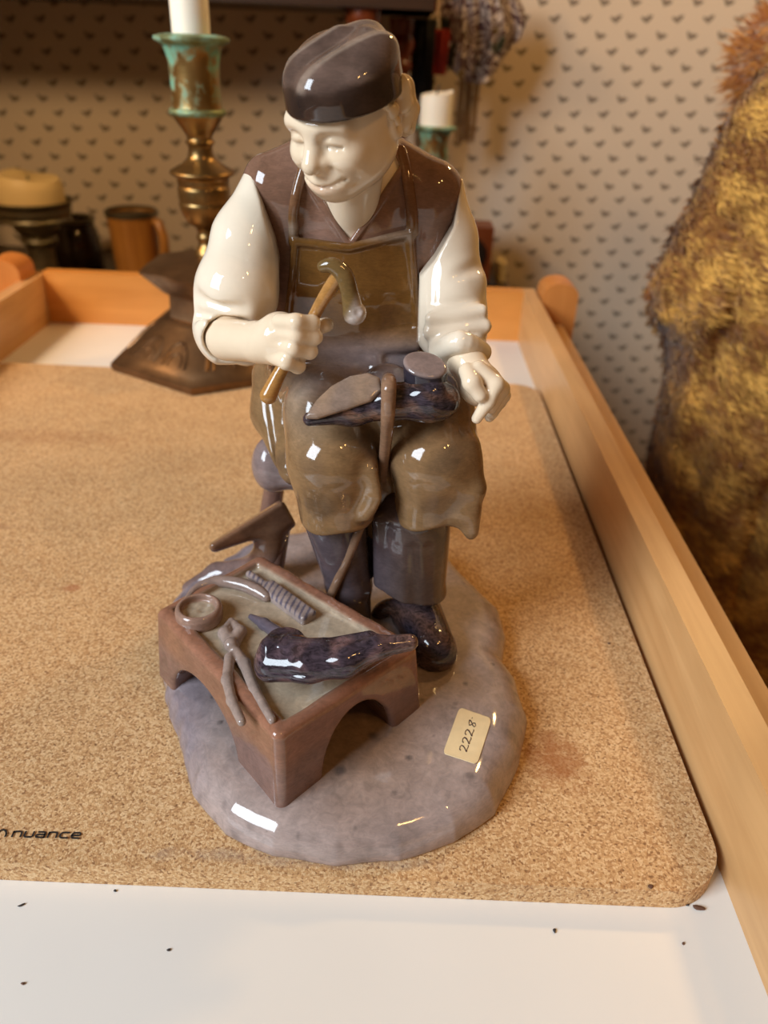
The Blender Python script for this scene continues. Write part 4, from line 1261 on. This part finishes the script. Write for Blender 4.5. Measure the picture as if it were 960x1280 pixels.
# ---- wooden mug
MUGW = mat_wood('mug_wood', lin(164, 106, 46), lin(194, 134, 62), 8, 'Z', 0.3)
PEWTER = mat_brass('pewter', lin(112, 104, 84), lin(142, 132, 108), None, 0.4)
mc = (-0.3285, 1.0, -0.072)
mug = empty('mug', mc, 'small wooden mug with handle and metal rim left of the tall candlestick', 'mug')
bm = bmesh.new(); add_lathe(bm, [(0.024, 0), (0.0265, 0.001), (0.0305, 0.078), (0.0310, 0.081), (0.0285, 0.081), (0.0260, 0.008), (0.010, 0.006)], mc, 40)
bm_obj('mug_body', bm, MUGW, mug, True)
bm = bmesh.new(); add_lathe(bm, [(0.0307, 0.0785), (0.0322, 0.079), (0.0324, 0.0835), (0.0306, 0.0850), (0.0285, 0.0835), (0.0285, 0.0790)], mc, 40)
bm_obj('rim', bm, PEWTER, mug, True)
bm = bmesh.new()
add_tube(bm, [(mc[0] + 0.027, mc[1] - 0.008, mc[2] + 0.074), (mc[0] + 0.036, mc[1] - 0.012, mc[2] + 0.073), (mc[0] + 0.041, mc[1] - 0.014, mc[2] + 0.058), (mc[0] + 0.0405, mc[1] - 0.014, mc[2] + 0.040), (mc[0] + 0.035, mc[1] - 0.012, mc[2] + 0.026), (mc[0] + 0.026, mc[1] - 0.008, mc[2] + 0.022)], [0.004, 0.0055, 0.006, 0.006, 0.0055, 0.004], 10)
bm_obj('handle', bm, MUGW, mug, True)

# ---- pewter footed bowl with a burnt-down pillar candle
kc = (-0.4275, 0.95, -0.072)
bowl = empty('footed_bowl', kc, 'dark pewter footed candle bowl with stepped rim at the left edge', 'candle holder')
lathe_obj('foot', smooth_prof([(0.034, 0), (0.035, 0.004), (0.026, 0.010), (0.017, 0.018), (0.0155, 0.026)], 3), kc, PEWTER, bowl, 40)
lathe_obj('stem', smooth_prof([(0.0155, 0.024), (0.0150, 0.044), (0.0165, 0.050), (0.0205, 0.053), (0.0210, 0.056), (0.0180, 0.060), (0.0225, 0.065), (0.026, 0.070), (0.024, 0.074)], 3), kc, PEWTER, bowl, 40)
bm = bmesh.new(); add_lathe(bm, smooth_prof([(0.022, 0.072), (0.040, 0.078), (0.0415, 0.081), (0.0405, 0.084), (0.0425, 0.088), (0.0425, 0.094), (0.0455, 0.098), (0.0460, 0.1005), (0.0430, 0.1005), (0.0390, 0.096), (0.010, 0.094)], 3), kc, 48)
bm_obj('dish', bm, PEWTER, bowl, True)
t = empty('pillar_candle', (kc[0], kc[1], 0.0225), 'thick cream pillar candle burnt down, standing in the footed bowl', 'candle')
bm = bmesh.new(); rings = add_lathe(bm, [(0.0370, 0.0), (0.0375, 0.004), (0.0372, 0.018), (0.0362, 0.026), (0.0335, 0.031), (0.026, 0.030), (0.012, 0.026)], (kc[0], kc[1], 0.0225), 48)
for k, ring in enumerate(rings):
    for i, v in enumerate(ring):
        a = 2 * math.pi * i / 48
        if k >= 2: v.co.z += (k - 1) / 5 * (0.0075 * math.exp(-((math.cos(a) + 0.75) / 0.45) ** 2) - 0.006 * max(0, math.cos(a)) ** 3 + 0.0012 * math.sin(3 * a))
bm_obj('wax', bm, WAXC, t, True)
bm = bmesh.new(); add_tube(bm, [(kc[0], kc[1], 0.046), (kc[0], kc[1], 0.054)], 0.001, 6); bm_obj('wick', bm, INK, t, True)

# ---- dark glass jar behind it
n = NT('smoked_glass'); n.P(col=lin(92, 70, 44), rough=0.06, trans=0.75, ior=1.48); GLASS = n.m
jc = (-0.4245, 1.055, -0.072)
jar = empty('glass_jar', jc, 'dark smoked glass jar behind the footed bowl', 'jar')
bm = bmesh.new(); add_lathe(bm, smooth_prof([(0.026, 0), (0.031, 0.003), (0.032, 0.02), (0.029, 0.042), (0.0255, 0.052), (0.0258, 0.061), (0.0232, 0.061), (0.0225, 0.052), (0.026, 0.042), (0.028, 0.02), (0.026, 0.005), (0.005, 0.004)], 3), jc, 12)
bm_obj('glass', bm, GLASS, jar, True)
bm = bmesh.new(); add_lathe(bm, [(0.0262, 0.058), (0.0272, 0.059), (0.0272, 0.0615), (0.0262, 0.0625), (0.0225, 0.0625), (0.0225, 0.058)], jc, 40); bm_obj('rim', bm, PEWTER, jar, True)

# ---- small brown box with a dark round opening, right of the sleeve
BOXW = mat_wood('box_wood', lin(104, 50, 22), lin(128, 66, 30), 8, 'Z', 0.4)
bx = empty('wooden_box', (0.096, 1.05, -0.072), 'small reddish brown wooden box with dark round front beside the sleeve', 'box')
box_obj('case', (0.067, 1.035, -0.066), (0.1265, 1.085, 0.002), BOXW, bx, 0.002)
box_obj('plinth', (0.060, 1.022, -0.0719), (0.134, 1.095, -0.066), mat_plain('black_wood', lin(26, 20, 16), 0.4), bx, 0.0015)
bm = bmesh.new(); bmesh.ops.create_cone(bm, cap_ends=True, segments=32, radius1=0.024, radius2=0.022, depth=0.006, matrix=Matrix.Translation((0.096, 1.033, -0.032)) @ Matrix.Rotation(math.pi / 2, 4, 'X'))
bm_obj('round_front', bm, mat_plain('dark_disc', lin(30, 22, 18), 0.35), bx, True)
bm = bmesh.new(); pts = rounded_rect(0.140, 1.06, 0.152, 1.10, 0.003, 4); add_prism(bm, pts, -0.072, -0.0475)
tag(bm_obj('cream_box', bm, mat_plain('cream_card', lin(206, 182, 120), 0.6), None, True), 'small pale cream box on the dresser right of the brown box', 'box')

# ---- patterned scarf bundle hanging from the shelf
n = NT('paisley_cloth'); v = n.coord('Object')
wv = n.noise(v, 30, 2); vv = n.n('ShaderNodeVectorMath', operation='ADD'); n.set(vv, 0, v)
nv = n.n('ShaderNodeTexNoise'); n.set(nv, 'Vector', v); n.set(nv, 'Scale', 45.0)
sc3 = n.n('ShaderNodeVectorMath', operation='SCALE'); n.set(sc3, 0, nv.outputs['Color']); sc3.inputs['Scale'].default_value = 0.018
n.set(vv, 1, sc3.outputs[0])
d1 = n.voro(vv.outputs[0], 48); rings = n.math('SINE', n.math('MULTIPLY', d1, 24))
c = n.ramp(rings, [(0.30, lin(122, 96, 94)), (0.58, lin(240, 228, 214))])
hue = n.noise(v, 26, 2)
c = n.mix(n.ramp(hue, [(0.56, gray(0)), (0.62, gray(0.85))]), c, lin(36, 66, 50))
c = n.mix(n.ramp(n.noise(v, 34, 1), [(0.60, gray(0)), (0.66, gray(0.8))]), c, lin(128, 100, 40))
PAIS = n.P(col=c, rough=0.85)
scarf = empty('hanging_scarf', (0.085, 1.07, 0.20), 'bunched patterned scarf hanging from the shelf beside the turned posts', 'scarf')


def drape(name, xl, xr, yc, z_top, z_bot, mat, folds, depth, seed, bottom=None, th=0.003, nx=40, nz=30):
    """hanging folded cloth; xl, xr: functions of t (0 top..1 bottom)"""
    bm = bmesh.new(); g = {}
    ph = np.random.default_rng(seed).uniform(0, 6, 4)
    for j in range(nz + 1):
        t = j / nz
        for i in range(nx + 1):
            s = i / nx; x = xl(t) + (xr(t) - xl(t)) * s
            zb = z_bot + (bottom(s) if bottom else 0); z = z_top + (zb - z_top) * t
            belly = math.sin(math.pi * s)
            y = yc - depth * belly * (0.5 + 0.5 * math.sin(math.pi * min(1, t * 1.05) ** 0.7)) - depth * 0.28 * math.sin(folds * math.pi * s + ph[0] + 0.9 * t) * (0.3 + t) - depth * 0.12 * math.sin(2.3 * folds * math.pi * s + ph[1])
            g[i, j] = bm.verts.new((x, y, z))
    for j in range(nz):
        for i in range(nx): bm.faces.new((g[i, j], g[i, j + 1], g[i + 1, j + 1], g[i + 1, j]))
    bmesh.ops.solidify(bm, geom=bm.faces[:], thickness=th)
    return bm_obj(name, bm, mat, scarf, True)


drape('patterned_cloth', lambda t: 0.040 + 0.004 * t, lambda t: 0.122 + 0.020 * math.sin(math.pi * min(t * 0.75, 1)), 1.075, 0.262, 0.188, PAIS, 5, 0.030, 1,
      lambda s: -0.026 * math.sin(math.pi * min(1, s * 1.05)) + 0.020 * max(0, s - 0.62) / 0.38, 0.004)
drape('red_cloth', lambda t: 0.036, lambda t: 0.054 - 0.003 * t, 1.050, 0.216, 0.170, mat_plain('red_cloth', lin(150, 40, 22), 0.85, 0, 0.3, 60), 2, 0.010, 2)
drape('black_cloth', lambda t: 0.010, lambda t: 0.040, 1.105, 0.226, 0.135, mat_plain('black_patterned_cloth', lin(34, 30, 26), 0.9, 0, 0.8, 90), 3, 0.012, 3)
FR = mat_plain('fringe_thread', lin(122, 84, 40), 0.8, 0, 0.25, 60)
bm = bmesh.new()
for i in range(46):
    x = 0.070 + 0.024 * (i + 0.5) / 46 + RNG.uniform(-0.0008, 0.0008); y = 1.074 + RNG.uniform(-0.004, 0.004); zb = 0.098 + RNG.uniform(-0.004, 0.004)
    add_tube(bm, [(x, y, 0.178), (x + RNG.uniform(-.001, .001), y, 0.14), (x + RNG.uniform(-.002, .002), y, zb)], 0.0006, 5)
fr = bm_obj('fringe', bm, FR, scarf, True); fr['kind'] = 'stuff'
bm = bmesh.new()
for i in range(40):
    x = 0.020 + 0.040 * (i + 0.5) / 40; y = 1.092 + RNG.uniform(-0.004, 0.004); zb = 0.095 + RNG.uniform(-0.02, 0.012)
    add_tube(bm, [(x, y, 0.145), (x + RNG.uniform(-.003, .003), y, 0.12), (x + RNG.uniform(-.004, .004), y, zb)], 0.0007, 5)
fr = bm_obj('brown_fringe', bm, mat_plain('fringe_brown', lin(84, 54, 30), 0.85, 0, 0.35, 60), scarf, True); fr['kind'] = 'stuff'

# ---- golden chenille throw over a chair, right
thr = empty('chenille_throw', (0.36, 0.55, -0.75), 'golden brown chenille throw draped over a chair right of the table', 'throw')


THR = [P(x, y, 600)[[0, 2]] for x, y in ((1010, 40), (960, 84), (915, 145), (885, 205), (862, 262), (838, 312), (812, 352), (814, 395), (834, 425), (836, 470), (826, 520), (812, 590), (806, 660))] + [np.array(q) for q in ((185., -330.), (170., -748.), (620., -748.), (620., 260.))]


def f_throw(p):
    d2 = poly2(p[:, 0], p[:, 2], THR) + 2.0 * wav(p, 60, 104)
    yf = 565 + 14 * wav(p * np.array([1, 0, 0.5], np.float32), 130, 101) + 4 * wav(p, 45, 102) - 0.28 * np.clip(-d2, 0, 300) - 0.12 * np.clip(150 - p[:, 2], 0, 500)
    for a, b in (((238, 140), (262, -300)), ((300, 150), (296, -300)), ((208, 90), (222, -120))):
        t = np.clip((a[1] - p[:, 2]) / (a[1] - b[1]), 0, 1); x = a[0] + (b[0] - a[0]) * t
        yf = yf + 12 * np.exp(-((p[:, 0] - x) / 9) ** 2) * sstep(0, .1, t)
    d = smax(d2, (yf - p[:, 1]) * 0.8, 60)
    return smax(smax(d, p[:, 1] - 628, 25), -748 - p[:, 2], 3)


n = NT('chenille'); v = n.coord('Object', (1, 1, 2.2)); f = n.noise(v, 60, 5, 0.65, 0.6)
c = n.ramp(f, [(0.3, lin(110, 60, 6)), (0.5, lin(168, 104, 22)), (0.72, lin(206, 156, 72))])
n.bump(n.noise(v, 220, 4, 0.7), 0.6, 0.004)
CHEN = n.P(col=c, rough=0.8, sheen=0.4)
tv, tF = grid_mesh(f_throw, (140, 370, -760), (600, 780, 230), 7.0, 'throw')
cloth = link('cloth', mesh_from('cloth', tv, tF), CHEN, thr)
# pile: short fibres laid in combed rows over the cloth
fi = tF[:, [0, 1, 2]]; ctr = tv[tF].mean(1); e1 = tv[fi[:, 1]] - tv[fi[:, 0]]; e2 = tv[fi[:, 2]] - tv[fi[:, 0]]
nrm = np.cross(e1, e2); ar = np.linalg.norm(nrm, axis=1); nrm = nrm / (ar[:, None] + 1e-9)
vis = (ctr[:, 2] > -330) & (nrm[:, 1] < 0.55) & (ctr[:, 0] < 470); wts = ar * vis; wts /= wts.sum()
NF = 60000
pick = RNG.choice(len(tF), NF, p=wts)
w4 = RNG.dirichlet([1, 1, 1, 1], NF)
rt = (tv[tF[pick]] * w4[:, :, None]).sum(1); nn = nrm[pick]
nn = nn * np.sign((nn * (rt - np.array([380, 600, -120]))).sum(1))[:, None]
side = np.cross(nn, [0, 0, 1.0]); side /= np.linalg.norm(side, axis=1)[:, None] + 1e-6
fl_ = side * RNG.normal(-0.95, 0.3, (NF, 1)) + np.array([0, 0, -0.35]) * RNG.uniform(0.2, 1.4, (NF, 1)) + nn * RNG.uniform(0.12, 0.42, (NF, 1)) + RNG.normal(0, 0.12, (NF, 3))
fl_ /= np.linalg.norm(fl_, axis=1)[:, None]
ln = RNG.uniform(7, 15, (NF, 1)); wd = np.cross(fl_, nn); wd /= np.linalg.norm(wd, axis=1)[:, None] + 1e-6
hw = RNG.uniform(0.45, 1.0, (NF, 1))
v0 = rt - nn * 0.6 - wd * hw; v1 = rt - nn * 0.6 + wd * hw
mid = rt + fl_ * ln * 0.55; v2 = mid + wd * hw * 0.8; v3 = mid - wd * hw * 0.8
tip = rt + fl_ * ln - nn * ln * 0.12
FV = np.stack([v0, v1, v2, v3, tip + wd * 0.12, tip - wd * 0.12], 1).reshape(-1, 3)
b6 = (np.arange(NF) * 6)[:, None]
FF = np.concatenate([b6 + np.array([0, 1, 2, 3]), b6 + np.array([3, 2, 4, 5])])
row = 0.5 + 0.45 * wav(rt * np.array([0.45, 0.45, 1.7]), 22, 103) + 0.45 * wav(rt * np.array([0.5, 0.5, 1.8]), 9, 107)
shade = np.clip(np.clip(row * 1.5 - 0.45, 0, 1) * 0.8 + RNG.uniform(-0.1, 0.25, NF), 0, 1)[:, None]
fc = lin(122, 66, 4) * (1 - shade) + lin(246, 190, 88) * shade
n = NT('chenille_pile'); at = n.n('ShaderNodeAttribute', attribute_name='paint'); PILE = n.P(col=at.outputs['Color'], rough=0.7, sheen=0.3)
pile = link('pile', mesh_from('pile', FV.astype(np.float32), FF, np.repeat(fc, 6, 0)), PILE, cloth, False); pile['kind'] = 'stuff'

# shaggy blanket showing behind the top of the throw
SHG = [P(x, y, 690)[[0, 2]] for x, y in ((1030, -10), (985, 10), (955, 36), (938, 60), (931, 92), (940, 200), (965, 420))] + [np.array(q) for q in ((330., -748.), (600., -748.), (600., 285.))]
def f_shag(p):
    d2 = poly2(p[:, 0], p[:, 2], SHG) + 2.5 * wav(p, 26, 111)
    return smax(smax(d2, np.abs(p[:, 1] - 695) - 42, 25), -748 - p[:, 2], 3)
cv, cF = grid_mesh(f_shag, (260, 640, -755), (620, 750, 300), 7.0, 'shag')
cu = empty('shaggy_blanket', (0.44, 0.695, -0.75), 'shaggy orange brown blanket showing behind the top of the golden throw', 'blanket')
cc = link('blanket_cloth', mesh_from('blanket_cloth', cv, cF), CHEN, cu)
cm = cv[cF].mean(1); g1 = np.cross(cv[cF[:, 1]] - cv[cF[:, 0]], cv[cF[:, 2]] - cv[cF[:, 0]]); g1 /= np.linalg.norm(g1, axis=1)[:, None] + 1e-9
tst = f_shag((cm + g1 * 2).astype(np.float32)) < f_shag((cm - g1 * 2).astype(np.float32)); g1[tst] *= -1
ok = np.flatnonzero((cm[:, 2] > 60) & (cm[:, 0] < 520))
NC = 9000; pk = ok[RNG.choice(len(ok), NC)]; rt = cm[pk] + RNG.normal(0, 1.8, (NC, 3)); nn = g1[pk]
fl_ = nn + RNG.normal(0, 0.4, (NC, 3)) + np.array([-0.15, 0, -0.2]); fl_ /= np.linalg.norm(fl_, axis=1)[:, None]
wd = np.cross(fl_, RNG.normal(0, 1, (NC, 3))); wd /= np.linalg.norm(wd, axis=1)[:, None]; ln = RNG.uniform(7, 16, (NC, 1)); hw = RNG.uniform(0.5, 1.0, (NC, 1))
FV = np.stack([rt - wd * hw, rt + wd * hw, rt + fl_ * ln + wd * .15, rt + fl_ * ln - wd * .15], 1).reshape(-1, 3)
FF = (np.arange(NC) * 4)[:, None] + np.array([0, 1, 2, 3]); sh_ = RNG.uniform(0, 1, (NC, 1))
pl = link('shag', mesh_from('shag', FV.astype(np.float32), FF, np.repeat(lin(150, 80, 16) * (1 - sh_) + lin(206, 136, 48) * sh_, 4, 0)), PILE, cc, False); pl['kind'] = 'stuff'

# ---- crumbs on the white table and on the mat
CRB = mat_plain('brown_crumb', lin(96, 62, 42), 0.8, 0, 0.3, 400); CRD = mat_plain('dark_crumb', lin(54, 46, 44), 0.8, 0, 0.3, 400)
for (x, y, z, sx_, sy_, rot, m, lab) in (
        (753, 1125, -8, 1.5, 1.0, 0.1, CRB, 'brown cork crumb on white tabletop touching the mat\'s front edge'),
        (873, 1136, -8, 2.3, 1.0, -0.35, CRB, 'largest pale brown crumb on white tabletop, below the mat\'s rounded corner'),
        (859, 1131, -8, 0.75, 0.6, 0.5, CRD, 'small dark crumb beside the largest crumb below the mat\'s corner'),
        (852, 1131, -8, 0.5, 0.4, 0.2, CRD, 'tiny crumb left of the small dark one below the mat\'s corner'),
        (693, 1164, -8, 0.55, 0.9, 0.1, CRD, 'dark upright crumb alone on the white tabletop at lower right'),
        (854, 1180, -8, 0.55, 0.5, 0.3, CRB, 'lowest small brown speck on white tabletop at right'),
        (27, 1132, -8, 1.4, 0.45, 0.5, CRD, 'thin dark sliver on white tabletop at far left'),
        (144, 1114, -8, 0.6, 0.5, 0.1, CRD, 'dark speck on white tabletop just under the mat, left'),
        (211, 1188, -8, 0.65, 0.5, 0.0, CRD, 'black speck alone on the white tabletop, lower left'),
        (29, 1230, -8, 0.7, 0.5, 0.3, CRB, 'lowest brown speck on white tabletop at far left'),
        (761, 805, 0, 0.9, 0.7, 0.2, CRB, 'brown crumb on the cork mat near the right rim'),
        (813, 1109, 0, 1.0, 0.8, 0.2, CRB, 'red brown crumb on the mat at its front right edge')):
    q = PZ(x, y, z) * 0.001
    bm = bmesh.new(); bmesh.ops.create_icosphere(bm, subdivisions=2, radius=0.00075)
    for v in bm.verts:
        v.co *= 1 + 0.25 * math.sin(v.co.x * 4100 + x) * math.cos(v.co.y * 3700 + y)
        v.co = Matrix.Rotation(rot, 3, 'Z') @ Vector((v.co.x * sx_, v.co.y * sy_, v.co.z * min(sx_, sy_) * 0.7))
    zmin = min(v.co.z for v in bm.verts)
    for v in bm.verts: v.co.z -= zmin
    o = bm_obj('crumb', bm, m, None, True); o.location = q; tag(o, lab, 'crumb', 'crumbs on the table and mat')
